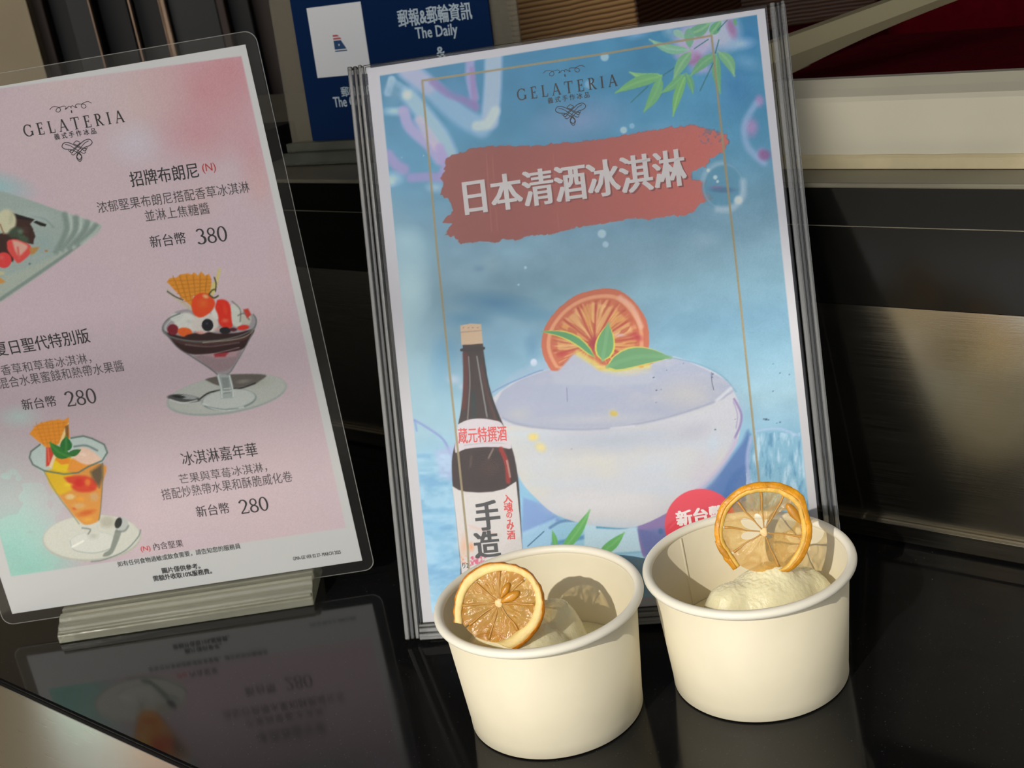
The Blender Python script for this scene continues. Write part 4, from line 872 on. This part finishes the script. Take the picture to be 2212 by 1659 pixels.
    p.line(k_([(770, 1536), (900, 1515), (1100, 1430), (1230, 1300), (1262, 1220)]), 2.6, (110, 124, 124), 2, .8); p.line(k_([(560, 1330), (600, 1420), (800, 1450), (950, 1410)]), 2, (150, 164, 160), 2, .7); p.line(k_([(580, 1390), (690, 1330)]), 4, (232, 234, 228), 2, .8)
    E(930, 1140, 110, 80, (168, 166, 152), 0, .6, .8)
    p.poly(k_([(1010, 1220), (1070, 1230), (1010, 1400), (960, 1470), (890, 1485), (900, 1450), (960, 1400)]), (132, 140, 134), 2.4); E(1070, 1160, 75, 76, (176, 182, 180), 30, .15); E(1040, 1150, 38, 62, (40, 44, 44), 20, .2); p.line(k_([(1020, 1235), (1100, 1230), (1140, 1180)]), 4, (120, 128, 128), 3, .8)
    p.poly(k_([(640, 1140), (840, 1130), (850, 1220), (840, 1310), (740, 1310), (700, 1220)]), (196, 198, 190), 3); p.line(k_([(680, 1200), (760, 1215), (740, 1260)]), 3, (112, 120, 120), 2.4, .8); E(790, 1280, 50, 30, (170, 178, 174), 0, .8, .7)
    p.poly(k_([(155, 480), (200, 420), (270, 370), (560, 300), (680, 280), (860, 350), (930, 420), (920, 500), (870, 560), (860, 1000), (850, 1120), (720, 1180), (640, 1130), (440, 880), (310, 670), (200, 580)]), (178, 196, 194), 2.2, .95)
    p.poly(k_([(310, 640), (880, 560), (885, 760), (860, 1040), (840, 1130), (720, 1170), (640, 1120), (560, 1030), (440, 870), (360, 760)]), (206, 142, 66), 3)
    p.poly(k_([(310, 630), (560, 640), (600, 780), (520, 850), (430, 860), (350, 750)]), (212, 176, 28), 6, .95); p.poly(k_([(500, 700), (700, 680), (820, 740), (800, 830), (640, 840), (560, 780)]), (200, 60, 38), 6, .95); E(650, 750, 60, 50, (196, 40, 34), 0, .5, .9); E(735, 745, 40, 50, (214, 120, 50), 0, .6, .9)
    E(540, 770, 60, 30, (224, 196, 50), 0, .8, .9); E(560, 890, 60, 36, (212, 186, 130), 0, .5, .9); E(660, 910, 60, 30, (220, 150, 50), 0, .6, .9); E(800, 890, 60, 60, (196, 158, 112), 0, .6, .85); E(650, 980, 80, 40, (202, 164, 110), 0, .6, .8); E(720, 1050, 130, 40, (196, 96, 40), -14, .7, .9); E(740, 1120, 80, 40, (216, 156, 66), 0, .7, .9); E(600, 1010, 30, 18, (206, 90, 50), 20, .7, .9)
    p.poly(k_([(760, 640), (880, 560), (885, 700), (850, 800), (780, 700)]), (66, 66, 60), 8, .8)
    p.poly(k_([(390, 560), (430, 480), (600, 520), (560, 620), (480, 640), (380, 610)]), (222, 190, 30), 4); p.poly(k_([(430, 470), (560, 500), (560, 560), (470, 570), (410, 520)]), (222, 138, 40), 4); p.poly(k_([(560, 520), (640, 500), (740, 580), (660, 640), (530, 630)]), (220, 144, 56), 4)
    p.poly(k_([(570, 490), (650, 410), (740, 410), (850, 490), (860, 530), (740, 570), (640, 540)]), (222, 190, 172), 4); E(690, 470, 60, 24, (230, 206, 192), 10, .8, .8)
    p.poly(k_([(320, 390), (420, 400), (350, 580), (320, 590)]), (200, 66, 50), 3); p.line(k_([(430, 430), (365, 590)]), 6, (224, 200, 160), 2); p.line(k_([(340, 410), (350, 540)]), 3, (220, 130, 110), 3, .7)
    p.poly(k_([(155, 265), (200, 200), (260, 155), (360, 130), (450, 120), (500, 125), (545, 100), (545, 160), (560, 310), (520, 330), (440, 370), (330, 400), (260, 350)]), (220, 142, 44), 2.2, 1, rough=1)
    for j in range(6): p.line(k_([(220 + j * 55, 150), (300 + j * 40, 390)]), 2, (190, 110, 30), 2, .45); p.line(k_([(190 + j * 20, 190 + j * 34), (520, 150 + j * 38)]), 2, (190, 112, 34), 2, .4)
    p.poly(k_([(545, 150), (550, 180), (470, 380), (445, 370), (500, 220)]), (222, 196, 140), 2); p.poly(k_([(508, 190), (545, 170), (545, 300), (520, 310)]), (120, 80, 40), 2.4, .9)
    p.leaf(k_([(560, 490)])[0], k_([(360, 350)])[0], 24, (48, 118, 50), (70, 140, 66), -.12); p.leaf(k_([(520, 440)])[0], k_([(520, 290)])[0], 26, (40, 108, 52), (70, 136, 70), 0); p.leaf(k_([(540, 470)])[0], k_([(670, 420)])[0], 14, (52, 110, 56), None, .05)
    p.line(k_([(260, 370), (170, 440), (155, 500), (190, 570), (300, 630), (500, 665), (640, 650), (740, 590), (880, 530), (930, 450), (900, 370), (780, 310), (690, 285), (570, 305)]), 3.6, (84, 106, 100), 2, .85)
    p.line(k_([(600, 390), (720, 380), (830, 430)]), 4, (70, 86, 88), 3, .6); p.line(k_([(300, 640), (440, 880), (560, 1040), (650, 1160)]), 2.4, (130, 128, 90), 2, .7); p.line(k_([(885, 560), (880, 780), (860, 1040), (845, 1120)]), 2.6, (100, 106, 90), 2, .7)
    gr = (np.random.RandomState(8).rand(X.size) - .5) * 8; p.C += gr[:, None]
    # page shape
    area = Paint(X, Y, (0, 0, 0)); area.poly([(521, 121), (747, 1140), (24, 1245), (-258, 226)], (1, 1, 1), 2.0); mask = area.C[:, :1]
    over = Paint(X, Y, (0, 0, 0)); over.poly([(93, 1170), (120, 1205), (180, 1213), (240, 1205), (290, 1185), (300, 1150), (200, 1150)], (1, 1, 1), 2)
    mask = np.maximum(mask, over.C[:, :1] * (p.C.sum(1, keepdims=True) > 0))
    fade = 1 - np.clip((170 - (Y + .1 * X) ) / 90, 0, 1) * np.clip((260 - X) / 200, 0, 1) * .6
    mask = mask * fade[:, None]
    p.C[:] = keep * (1 - mask) + p.C * mask

SM = Sheet((-0.1035, 0.7046, 0.0145, -0.0462, -0.0019))
mn = thing('menu_card', 'laminated pink dessert menu card with rounded clear edges standing in an acrylic block', 'menu', SM.loc, SM.rot)
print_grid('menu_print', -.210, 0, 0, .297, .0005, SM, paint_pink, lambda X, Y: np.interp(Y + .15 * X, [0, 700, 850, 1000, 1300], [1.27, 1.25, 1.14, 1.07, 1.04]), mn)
obj('menu_backing', mbox(-.210, 0, .0001, .0004, 0, .297), M['back'], mn)
bm = bmesh.new()
pts = []
for cx, cz, a0 in ((.0065 - .006, .297 + .0065 - .006, 0), (-.2165 + .006, .297 + .0065 - .006, 90), (-.2165 + .006, -.0065 + .006, 180), (.0065 - .006, -.0065 + .006, 270)):
    for k in range(7):
        a = R(a0 + k * 15); pts.append((cx + .006 * math.cos(a), cz + .006 * math.sin(a)))
f0 = [bm.verts.new((x, -.00035, z)) for x, z in pts]; f1 = [bm.verts.new((x, .0006, z)) for x, z in pts]
bm.faces.new(f0[::-1]); bm.faces.new(f1)
for k in range(len(pts)): bm.faces.new((f0[k], f0[(k + 1) % len(pts)], f1[(k + 1) % len(pts)], f1[k]))
obj('laminate_pouch', bm, M['lam'], mn)
M['lamedge'] = clear_mat('laminate_edge', (.8, .8, .78), .2, 1.4, haze=.35, hazecol=(.7, .7, .66))
cx0, cz0 = -.105, .1485
bm = bmesh.new(); k1 = len(pts)
ins_ = [(x - math.copysign(.00035, x - cx0), z - math.copysign(.00035, z - cz0)) for x, z in pts]
va = [bm.verts.new((x, -.0006, z)) for x, z in pts]; vb = [bm.verts.new((x, -.0006, z)) for x, z in ins_]
for k in range(k1): bm.faces.new((va[k], va[(k + 1) % k1], vb[(k + 1) % k1], vb[k]))
obj('sealed_edge', bm, M['lamedge'], mn)
im = Ink(SM)
logo(im, 159, 267, 1.0)
T = im.text
T('招牌布朗尼', 281, 388, 428, 367, 'ink', h=33, bold=.006); T('(N)', 437, 365, 466, 362, 'inkred', h=22, bold=.004)
T('浓郁堅果布朗尼搭配香草冰淇淋', 210, 449, 538, 403, 'inkgrey', h=25, bold=-.002); T('並淋上焦糖醬', 313, 467, 452, 449, 'inkgrey', h=25, bold=-.002)
T('新台幣', 324, 523, 401, 513, 'ink', h=26, bold=.004); T('380', 424, 512, 490, 504, 'ink', h=34, serif=True, track=.05)
T('夏日聖代特別版', -12, 756, 192, 724, 'ink', h=31, bold=.006); T('香草和草莓冰淇淋，', 2, 801, 196, 773, 'inkgrey', h=23, bold=-.002)
T('混合水果蜜餞和熱帶水果醬', -3, 829, 267, 789, 'inkgrey', h=24, bold=-.002)
T('新台幣', 47, 875, 121, 865, 'ink', h=24, bold=.004); T('280', 141, 863, 207, 854, 'ink', h=33, serif=True, track=.05)
T('冰淇淋嘉年華', 392, 992, 555, 970, 'ink', h=30, bold=.004); T('芒果與草莓冰淇淋，', 387, 1036, 576, 1008, 'inkgrey', h=22, bold=-.002)
T('搭配炒熱帶水果和酥脆威化卷', 349, 1069, 631, 1028, 'inkgrey', h=24, bold=-.002)
T('新台幣', 424, 1106, 495, 1096, 'ink', h=24, bold=.004); T('280', 517, 1096, 579, 1087, 'ink', h=31, serif=True, track=.05)
T('(N)', 304, 1187, 325, 1185, 'inkred', h=13, bold=.008); T('內含堅果', 331, 1181, 395, 1173, 'ink', h=16, bold=.002)
T('如有任何食物過敏或飲食需要，請告知您的服務員', 254, 1219, 519, 1179, 'ink', h=12, bold=.008)
T('圖片僅供參考。', 350, 1233, 432, 1222, 'ink', h=12, bold=.02); T('需額外收取10%服務費。', 331, 1250, 457, 1233, 'ink', h=12, bold=.02)
T('GMA-GE VER 02 27- MARCH 2025', 633, 1207, 736, 1192, 'ink', h=7.5, bold=.012)
im.build(mn)

# acrylic block that holds the menu
BX = thing('menu_holder', 'low cloudy acrylic block on the counter holding up the pink menu', 'sign holder', (-.2087, .6905, 0), (0, 0, R(-2.6)))
bm = prism([(0, .0003), (-.0, .0052), (.0035, .0062), (.0045, .0085), (.0085, .0092), (.0095, .0118), (.0135, .0128), (.0135, .0090), (.0165, .0090), (.0165, .0135), (.036, .0135), (.042, .0003)][::-1], -.0752, .0752, 1)
bmesh.ops.bevel(bm, geom=bm.edges[:], offset=.0005, segments=1, affect='EDGES')
obj('block', bm, M['block'], BX)
obj('slot_lip', mbox(-.0745, .0745, .0005, .0030, .0058, .0074, bev=.0006), M['block'], BX)

# ------------------------------------------------------------------ blue card in its own stand on the ledge
kk = 1.126
sg = thing('blue_sign', 'navy blue information sign in a clear cloudy stand on the ledge behind', 'sign', (-.1120, .9856, .2157), (R(-4.2), 0, R(-35.5)))
obj('card', mbox(0, .148 * kk, -.0008, 0, 0, .21 * kk), M['navy'], sg)
obj('white_panel', mbox(.0128 * kk, .0562 * kk, -.0011, -.0008, .0393 * kk, .0820 * kk), M['paper'], sg)
M['emblem_red'] = mat('emblem_red', s2l((196, 90, 96)), rough=.5); M['emblem_blue'] = mat('emblem_blue', s2l((24, 70, 116)), rough=.5)
def flat(name, pts, y, m, parent):
    me = bpy.data.meshes.new(name); me.from_pydata([(x, y, z) for x, z in pts], [], [tuple(range(len(pts)))]); me.update(); return obj(name, me, m, parent)
ex, ez = .0345 * kk, .0585 * kk
flat('emblem_stripe', [(ex - .0045, ez + .0065), (ex - .0005, ez + .0065), (ex + .0012, ez + .0052), (ex - .0045, ez + .0052)], -.0012, M['emblem_red'], sg)
flat('emblem_stripe', [(ex - .0045, ez + .0045), (ex + .0018, ez + .0045), (ex + .003, ez + .0032), (ex - .0045, ez + .0032)], -.0012, M['emblem_red'], sg)
flat('emblem_sail', [(ex - .0045, ez - .0035), (ex - .0045, ez + .0026), (ex + .0022, ez + .0026), (ex + .0062, ez - .0035)], -.0012, M['emblem_blue'], sg)
flat('emblem_line', [(ex - .0045, ez - .0050), (ex - .0045, ez - .0042), (ex + .0065, ez - .0042), (ex + .0065, ez - .0050)], -.0012, M['emblem_blue'], sg)
flat('emblem_star', [(ex + .001 * math.cos(R(a)) * (1 if k % 2 else .4), ez - .0005 + .001 * math.sin(R(a)) * (1 if k % 2 else .4)) for k, a in enumerate(range(0, 360, 45))], -.0013, M['paper'], sg)
class Plain:  # sheet whose artwork coordinates are millimetres
    def uv(s, x, y): return np.array([x, -y]) / 1000 * kk
isg = Ink(Plain())
def U(b, x0, x1, z, h, **k): isg.text(b, x0, -z, x1, -z, 'signwhite', h=h, lift=.0008, **k)
U('郵報&郵輪資訊', 82.5, 136, 69.5, 10.0, bold=.012, song=.004); U('The Daily', 94, 124.5, 59.0, 8.5, bold=.012); U('&', 107.5, 113.5, 48.0, 5.8, bold=.012)
U('郵輪資訊', 30, 55, 29.5, 6.2, bold=.01); U('The Con', 22.5, 47, 23.5, 6.4, bold=.012)
isg.build(sg)
obj('back_sheet', mbox(-.0198 * kk, .1655 * kk, .0015, .0035, -.0130 * kk, .215 * kk, bev=.0004), M['holder'], sg)
obj('foot', mbox(-.0190 * kk, .1650 * kk, -.0120, .030, -.0140 * kk, -.0060 * kk, bev=.001), M['greenac'], sg)
obj('lower_block', mbox(-.0195 * kk, .1650 * kk, -.0060, .010, -.0060 * kk, -.0004, bev=.0008), M['greenac'], sg)

# ------------------------------------------------------------------ paper cups
def make_cup(name, x, y, label, seam_ang):
    t = thing(name, label, 'cup', (x, y, 0), (0, 0, 0))
    out = [(.0390, .0012), (.0402, .0003), (.0409, .0010), (.04105, .0070), (.04120, .0078), (.0452, .0585)]
    inn = [(.0448, .0585), (.0407, .0080), (.0403, .0060), (0.0002, .0060)]
    bm, _ = lathe(out[::1] + inn, 160); 
    obj('cup_wall', bm, M['cup'], t, smooth=True)
    bm, _ = lathe([(.0390, .0012), (.0386, .0035), (.0002, .0036)], 96); obj('cup_base', bm, M['cup'], t)
    prof = []
    for k in range(20):
        a = 2 * math.pi * k / 20; prof.append((.0465 + .0022 * math.cos(a), .05945 + .00215 * math.sin(a)))
    bm, _ = lathe(prof, 160, close=True)
    obj('rim', bm, M['rim_skylit'], t, smooth=True)
    # glued seam inside: a thin step
    bm = bmesh.new(); dx = .0006; vs = []
    for k in range(9):
        z = .0085 + (.0578 - .0085) * k / 8; r = .0407 + (.0448 - .0407) * (z - .008) / (.0505) - .00025
        vs.append([bm.verts.new((rr * math.cos(seam_ang + da), rr * math.sin(seam_ang + da), z)) for rr, da in ((r + .0002, 0), (r - .0001, 0.0), (r - .0001, .012), (r + .0002, .025))])
    for a, b in zip(vs, vs[1:]):
        for j in range(3): bm.faces.new((a[j], a[j + 1], b[j + 1], b[j]))
    obj('seam', bm, M['cup'], t)
    return t
C1, C2 = (-.0050, .5450), (.0928, .5447)
make_cup('paper_cup', *C1, 'cream paper cup at the left, its sherbet half hidden by a lemon slice', R(200))
make_cup('paper_cup', *C2, 'cream paper cup at the right with a lemon ring standing above its rim', R(123.5))

# ------------------------------------------------------------------ sherbet
def sherbet_mat():
    m = mat('lemon_sherbet', (.97, .88, .60), rough=.18, spec=.6, sss=.5, bump=(1300, .5, .0004), ior=1.33)
    m.node_tree.nodes['Principled BSDF'].inputs['Subsurface Scale'].default_value = .005
    return m
M['sherbet'] = sherbet_mat()
def sherbet(name, cx, cy, label, base, bumps, seed):
    nr, na = 90, 260; V = []; 
    for i in range(nr + 1):
        q = i / nr
        for k in range(na):
            a = 2 * math.pi * k / na
            rz = .0407 + .0041 * ((base) - .008) / .05
            x, y = q * (rz - .0004) * math.cos(a), q * (rz - .0004) * math.sin(a)
            acc = 1.0
            for bx, by, rx, ry, ang, h, pw in bumps:
                c, s = math.cos(ang), math.sin(ang); u = ((x - bx) * c + (y - by) * s) / rx; v = (-(x - bx) * s + (y - by) * c) / ry
                d = math.hypot(u, v); acc += math.exp(420 * h * max(0, 1 - d ** pw)) - 1
            z = base + math.log(acc) / 420
            P = Vector((x + seed, y, z))
            g = mnoise.fractal(P * 620, .7, 2.0, 3) * .00040 + mnoise.noise(P * 130) * .0007 + mnoise.noise(P * 60) * .0010
            edge = min(1, (1 - q) * 8)
            z += g * edge
            V.append((x, y, z))
    F = [(i * na + k, i * na + (k + 1) % na, (i + 1) * na + (k + 1) % na, (i + 1) * na + k) for i in range(nr) for k in range(na)]
    V += [(x * .96, y * .96, .0066) for x, y, z in V[nr * na:(nr + 1) * na]]
    b = (nr + 1) * na
    F += [(nr * na + k, nr * na + (k + 1) % na, b + (k + 1) % na, b + k) for k in range(na)]
    F.append(tuple(b + k for k in range(na))[::-1])
    me = bpy.data.meshes.new(name); me.from_pydata(V, [], F); me.update()
    o = obj(name, me, M['sherbet'], None, smooth=True); o.location = (cx, cy, 0); return tag(o, label, 'ice cream', 'lemon sherbets in the cups')
sherbet('lemon_sherbet', *C1, 'pale icy lemon sherbet in the left cup behind the amber lemon slice', .022,
        [(-.014, -.012, .034, .028, R(10), .0360, 3.0), (.006, -.002, .0150, .017, R(-50), .0345, 3.2), (-.008, .006, .020, .018, 0, .0395, 2.4)], 3.0)
sherbet('lemon_sherbet', *C2, 'pale icy lemon sherbet in the right cup under the standing lemon ring', .022,
        [(.006, -.008, .033, .026, R(8), .0350, 3.0), (.009, -.007, .020, .016, 0, .0375, 2.6), (-.013, -.013, .017, .016, 0, .0340, 3), (.026, .000, .016, .022, R(10), .0270, 3)], 9.0)

# ------------------------------------------------------------------ lemon slices
M['skin1'] = mat('dried_lemon_skin', s2l((216, 132, 22)), rough=.38, noise=(260, .35), bump=(700, .5, .0008), sss=.15)
M['pith1'] = mat('lemon_pith', s2l((244, 214, 140)), rough=.5, noise=(150, .12), bump=(300, .5, .0008), sss=.2)
M['skin2'] = mat('dried_rind', s2l((222, 150, 34)), rough=.32, noise=(170, .3), bump=(420, .6, .001), sss=.2)
M['pith2'] = mat('dried_pith', s2l((232, 184, 84)), rough=.4, noise=(160, .2), bump=(360, .6, .001), sss=.2)
M['membrane'] = mat('lemon_membrane', s2l((190, 136, 62)), rough=.35, bump=(500, .4, .0006), sss=.2)
M['hub'] = mat('lemon_core', s2l((236, 206, 150)), rough=.45)
M['seed'] = mat('lemon_seed', s2l((196, 136, 40)), rough=.3, noise=(200, .2), bump=(500, .4, .0005))
def flesh_mat(name, c, op, lo=.4):
    m = bpy.data.materials.new(name); m.use_nodes = True; t = m.node_tree; t.nodes.clear()
    o = t.nodes.new('ShaderNodeOutputMaterial'); b = t.nodes.new('ShaderNodeBsdfPrincipled'); b.inputs['Roughness'].default_value = .22; b.inputs['Specular IOR Level'].default_value = .6
    tr = t.nodes.new('ShaderNodeBsdfTransparent'); tr.inputs[0].default_value = (.97, .80, .50, 1); tl = t.nodes.new('ShaderNodeBsdfTranslucent'); tl.inputs[0].default_value = (*c, 1)
    tc = t.nodes.new('ShaderNodeTexCoord'); n = t.nodes.new('ShaderNodeTexNoise'); n.inputs['Scale'].default_value = 120; n.inputs['Detail'].default_value = 4; n.inputs['Distortion'].default_value = 1.6
    t.links.new(tc.outputs['Object'], n.inputs['Vector'])
    rp = t.nodes.new('ShaderNodeValToRGB'); rp.color_ramp.elements[0].position = .35; rp.color_ramp.elements[1].position = .65
    rp.color_ramp.elements[0].color = (c[0] * .75, c[1] * .58, c[2] * .45, 1); rp.color_ramp.elements[1].color = (min(1, c[0] * 1.15), min(1, c[1] * 1.2), min(1, c[2] * 1.5), 1)
    t.links.new(n.outputs[0], rp.inputs[0]); t.links.new(rp.outputs[0], b.inputs['Base Color'])
    bp = t.nodes.new('ShaderNodeBump'); bp.inputs['Strength'].default_value = .8; bp.inputs['Distance'].default_value = .0012; t.links.new(n.outputs[0], bp.inputs['Height']); t.links.new(bp.outputs[0], b.inputs['Normal'])
    m1 = t.nodes.new('ShaderNodeMixShader'); m1.inputs[0].default_value = .5; t.links.new(b.outputs[0], m1.inputs[1]); t.links.new(tl.outputs[0], m1.inputs[2])
    m2 = t.nodes.new('ShaderNodeMixShader'); mr = t.nodes.new('ShaderNodeMapRange'); mr.inputs[1].default_value = .35; mr.inputs[2].default_value = .65; mr.inputs[3].default_value = min(1, op + .2); mr.inputs[4].default_value = max(0, op - .25)
    t.links.new(n.outputs[0], mr.inputs[0]); t.links.new(mr.outputs[0], m2.inputs[0]); t.links.new(tr.outputs[0], m2.inputs[1]); t.links.new(m1.outputs[0], m2.inputs[2]); t.links.new(m2.outputs[0], o.inputs[0]); return m
M['flesh1'] = flesh_mat('amber_lemon_flesh', s2l((240, 190, 96)), .80); M['flesh2'] = flesh_mat('clear_lemon_flesh', s2l((240, 200, 120)), .45)

def resample(pts, n):
    P = np.array(spline(pts, 10)); d = np.r_[0, np.cumsum(np.hypot(*np.diff(P, axis=0).T))]
    s = np.linspace(0, d[-1], n); return np.stack([np.interp(s, d, P[:, 0]), np.interp(s, d, P[:, 1])], -1)
def wob(x, z, amp, k=70, s=0): return amp * mnoise.noise(Vector((x * k, z * k, s)))
def tube(pts, r, m, name, parent, seg=6, taper=None):
    bm = bmesh.new(); rings = []; P = [Vector(p) for p in pts]; n = len(P)
    for k in range(n):
        d = (P[min(k + 1, n - 1)] - P[max(k - 1, 0)]).normalized(); a = Vector((0, 1, 0)); b = d.cross(a).normalized(); a = b.cross(d)
        rr = r * (taper(k / (n - 1)) if taper else 1)
        rings.append([bm.verts.new(P[k] + (a * math.cos(2 * math.pi * j / seg) + b * math.sin(2 * math.pi * j / seg)) * rr) for j in range(seg)])
    for a, b in zip(rings, rings[1:]):
        for j in range(seg): bm.faces.new((a[j], a[(j + 1) % seg], b[(j + 1) % seg], b[j]))
    bm.faces.new(rings[0][::-1]); bm.faces.new(rings[-1]); return obj(name, bm, m, parent, smooth=True)

def lemon(name, label, loc, rot, LO, LI, LM, th, skin, pith, flesh, holes, seeds, warp, skinfrac, seed=1):
    t = thing(name, label, 'lemon slice', loc, rot, 'dried lemon slices')
    n = 110; O = resample(LO, n) / 1000; I = resample(LI, n) / 1000
    wy = lambda x, z: wob(x, z, warp, 55, seed)
    def band(nm, f0, f1, th0, th1, m, rough, bulge):
        bm = bmesh.new(); rows = []
        for k in range(n):
            a, b = I[k] + (O[k] - I[k]) * f0, I[k] + (O[k] - I[k]) * f1; row = []
            for j in range(10):  # cross-section loop: front inner->outer, back outer->inner
                if j < 5: f = j / 4; q = a + (b - a) * f; y = -(th0 + (th1 - th0) * f) / 2 - bulge * math.sin(math.pi * f)
                else: f = 1 - (j - 5) / 4; q = a + (b - a) * f; y = (th0 + (th1 - th0) * f) / 2 + bulge * .5 * math.sin(math.pi * f)
                g = rough * mnoise.noise(Vector((q[0] * 420 + seed, q[1] * 420, j * .15)))
                row.append(bm.verts.new((q[0] + g, y + wy(q[0], q[1]) + g, q[1] + g)))
            rows.append(row)
        for a, b in zip(rows, rows[1:]):
            for j in range(10): bm.faces.new((a[j], a[(j + 1) % 10], b[(j + 1) % 10], b[j]))
        bm.faces.new(rows[0][::-1]); bm.faces.new(rows[-1]); return obj(nm, bm, m, t, smooth=True)
    band('pith', 0, skinfrac + .03, th * .8, th, M[pith], .00025, .0003)
    band('peel', skinfrac, 1, th * 1.12, th * .45, M[skin], .0004, .0002)
    # flesh: one piece per segment between membranes
    Mm = [np.array(q) / 1000 for q in LM]
    angs = [math.atan2(q[1], q[0]) for q in Mm]
    order = sorted(range(len(Mm)), key=lambda k: angs[k]); 
    Ia = np.unwrap(np.arctan2(I[:, 1], I[:, 0])); Ir = np.hypot(*I.T)
    srt = np.argsort(np.mod(Ia, 2 * math.pi)); ia, ir = np.mod(Ia, 2 * math.pi)[srt], Ir[srt]
    def rad(a): return float(np.interp(a % (2 * math.pi), ia, ir, period=2 * math.pi))
    for q in range(len(order)):
        a0 = angs[order[q]]; a1 = angs[order[(q + 1) % len(order)]]
        if a1 <= a0: a1 += 2 * math.pi
        h = holes.get(q, (.06, 1.0))
        bm = bmesh.new(); na, nr = 22, 22; rows = []
        for i in range(na + 1):
            a = a0 + (a1 - a0) * (.03 + .94 * i / na); row = []
            for j in range(nr + 1):
                e = math.sin(math.pi * i / na); r0 = h[0] * (.25 + .75 * e ** .5) + .03 * mnoise.noise(Vector((a * 3, seed, q)))
                f = max(r0, .04) + (h[1] - max(r0, .04)) * j / nr; r = rad(a) * f
                x, z = r * math.cos(a), r * math.sin(a); s_ = math.sin(math.pi * i / na) ** .5
                y = wy(x, z) - .0005 * s_ + .0006 * mnoise.noise(Vector((a * 6, f * 4, seed + q))) + .00012 * mnoise.noise(Vector((a * 24, f * 9, seed)))
                row.append(bm.verts.new((x, y, z)))
            rows.append(row)
        for A_, B_ in zip(rows, rows[1:]):
            for j in range(nr): bm.faces.new((A_[j], A_[j + 1], B_[j + 1], B_[j]))
        obj('flesh_segment', bm, M[flesh], t, smooth=True)
    for k, q in enumerate(Mm):
        L = []
        for j in range(12):
            f = .04 + .97 * j / 11; x, z = q * f; L.append((x + wob(x, z, .0007, 160, k), wy(x, z) - .0004, z + wob(x, z, .0007, 160, k + 9)))
        tube(L, .00042, M['membrane'], 'membrane', t, 6, lambda f: .8 + .9 * f ** 3)
    bm = bmesh.new(); bmesh.ops.create_icosphere(bm, subdivisions=3, radius=.0019)
    for v in bm.verts:
        g = 1 + .5 * mnoise.noise(v.co * 900); v.co = Vector((v.co.x * g, v.co.y * .45 + wy(0, 0) - .0003, v.co.z * g))
    obj('core', bm, M['hub'], t, smooth=True)
    for sx, sz, ln, wd, an in seeds:
        bm = bmesh.new(); bmesh.ops.create_icosphere(bm, subdivisions=3, radius=1)
        for v in bm.verts:
            c, s = math.cos(an), math.sin(an); u = v.co.x * ln / 2; k = 1 - .55 * max(0, v.co.x); vv = v.co.z * wd / 2 * k
            v.co = Vector((sx + u * c - vv * s, wy(sx, sz) - .0009 + v.co.y * wd * .35, sz + u * s + vv * c))
        obj('seed', bm, M['seed'], t, smooth=True)
    return t
LO1 = [(-21.6, -7.3), (-20.9, -0.7), (-19.3, 5.3), (-16.0, 11.3), (-11.7, 14.9), (-5.7, 17.5), (0.1, 17.9), (5.8, 17.2), (11.3, 14.9), (15.7, 11.9), (18.7, 7.2), (20.3, 2.2), (20.4, -2.8), (19.6, -7.1), (17.2, -11.9), (13.5, -16.0), (10.2, -18.6), (5.8, -21.1)]
LI1 = [(-17.4, -8.1), (-17.5, -2.6), (-15.6, 4.0), (-12.7, 8.2), (-8.5, 11.3), (-3.7, 13.2), (2.1, 14.0), (7.8, 13.0), (12.2, 10.7), (15.3, 6.9), (16.6, 1.9), (15.9, -3.0), (14.2, -7.3), (11.1, -11.0), (7.5, -12.9), (3.4, -15.4), (-0.1, -16.6), (-2.5, -17.3)]
LM1 = [(-9.8, 9.2), (1.2, 13.7), (11.8, 9.4), (16.0, -1.9), (7.6, -12.7), (-5.8, -16.0), (-14.5, -8.8), (-16.8, -0.1)]
lemon('lemon_slice', 'amber dried lemon slice with a wide pale pith lying back in the left cup', (-.02213, .528, .06998), (R(-28), 0, R(-12)), LO1, LI1, LM1, .0030,
      'skin1', 'pith1', 'flesh1', {}, [(.0032, .0052, .0080, .0034, R(-125)), (.0052, .0021, .0100, .0042, R(-155))], .0010, .80, 2)
LO2 = [(-15.9, -15.8), (-18.9, -10.7), (-21.8, -4.5), (-22.1, 2.4), (-20.7, 8.6), (-18.0, 14.1), (-13.9, 17.8), (-8.3, 21.2), (-2.0, 22.5), (4.7, 22.3), (10.7, 20.8), (15.9, 17.6), (19.5, 13.5), (20.3, 7.2), (21.4, 0.8), (20.7, -4.4), (18.2, -10.4), (14.6, -15.3), (10.1, -18.5), (6.4, -19.7)]
LI2 = [(-12.6, -14.0), (-15.5, -8.4), (-18.0, -2.8), (-18.5, 2.0), (-17.0, 7.1), (-14.7, 11.6), (-10.6, 15.4), (-5.6, 17.7), (0.6, 18.3), (6.7, 17.4), (11.5, 14.5), (15.1, 10.9), (16.2, 6.6), (16.7, 0.2), (15.8, -4.9), (13.7, -9.4), (10.7, -13.3), (8.4, -15.7), (6.2, -17.0), (4.1, -17.3)]
LM2 = [(-10.2, 14.3), (0.6, 18.0), (10.5, 15.1), (16.4, -3.9), (4.7, -16.4), (-14.9, -7.7), (-17.4, 4.0)]
lemon('lemon_slice', 'thin dried lemon ring with gaps in its flesh standing up in the right cup', (.10081, .540, .07577), (R(-18), 0, R(-8)), LO2, LI2, LM2, .0034,
      'skin2', 'pith2', 'flesh2', {0: (.12, 1.0), 1: (.25, 1.0), 2: (.90, 1.0), 3: (.32, 1.0), 4: (.50, 1.0), 5: (.62, 1.0), 6: (.58, 1.0)}, [(.0140, .0070, .0110, .0042, R(-62)), (-.0195, -.0062, .0110, .0034, R(122))], .0014, .42, 5)
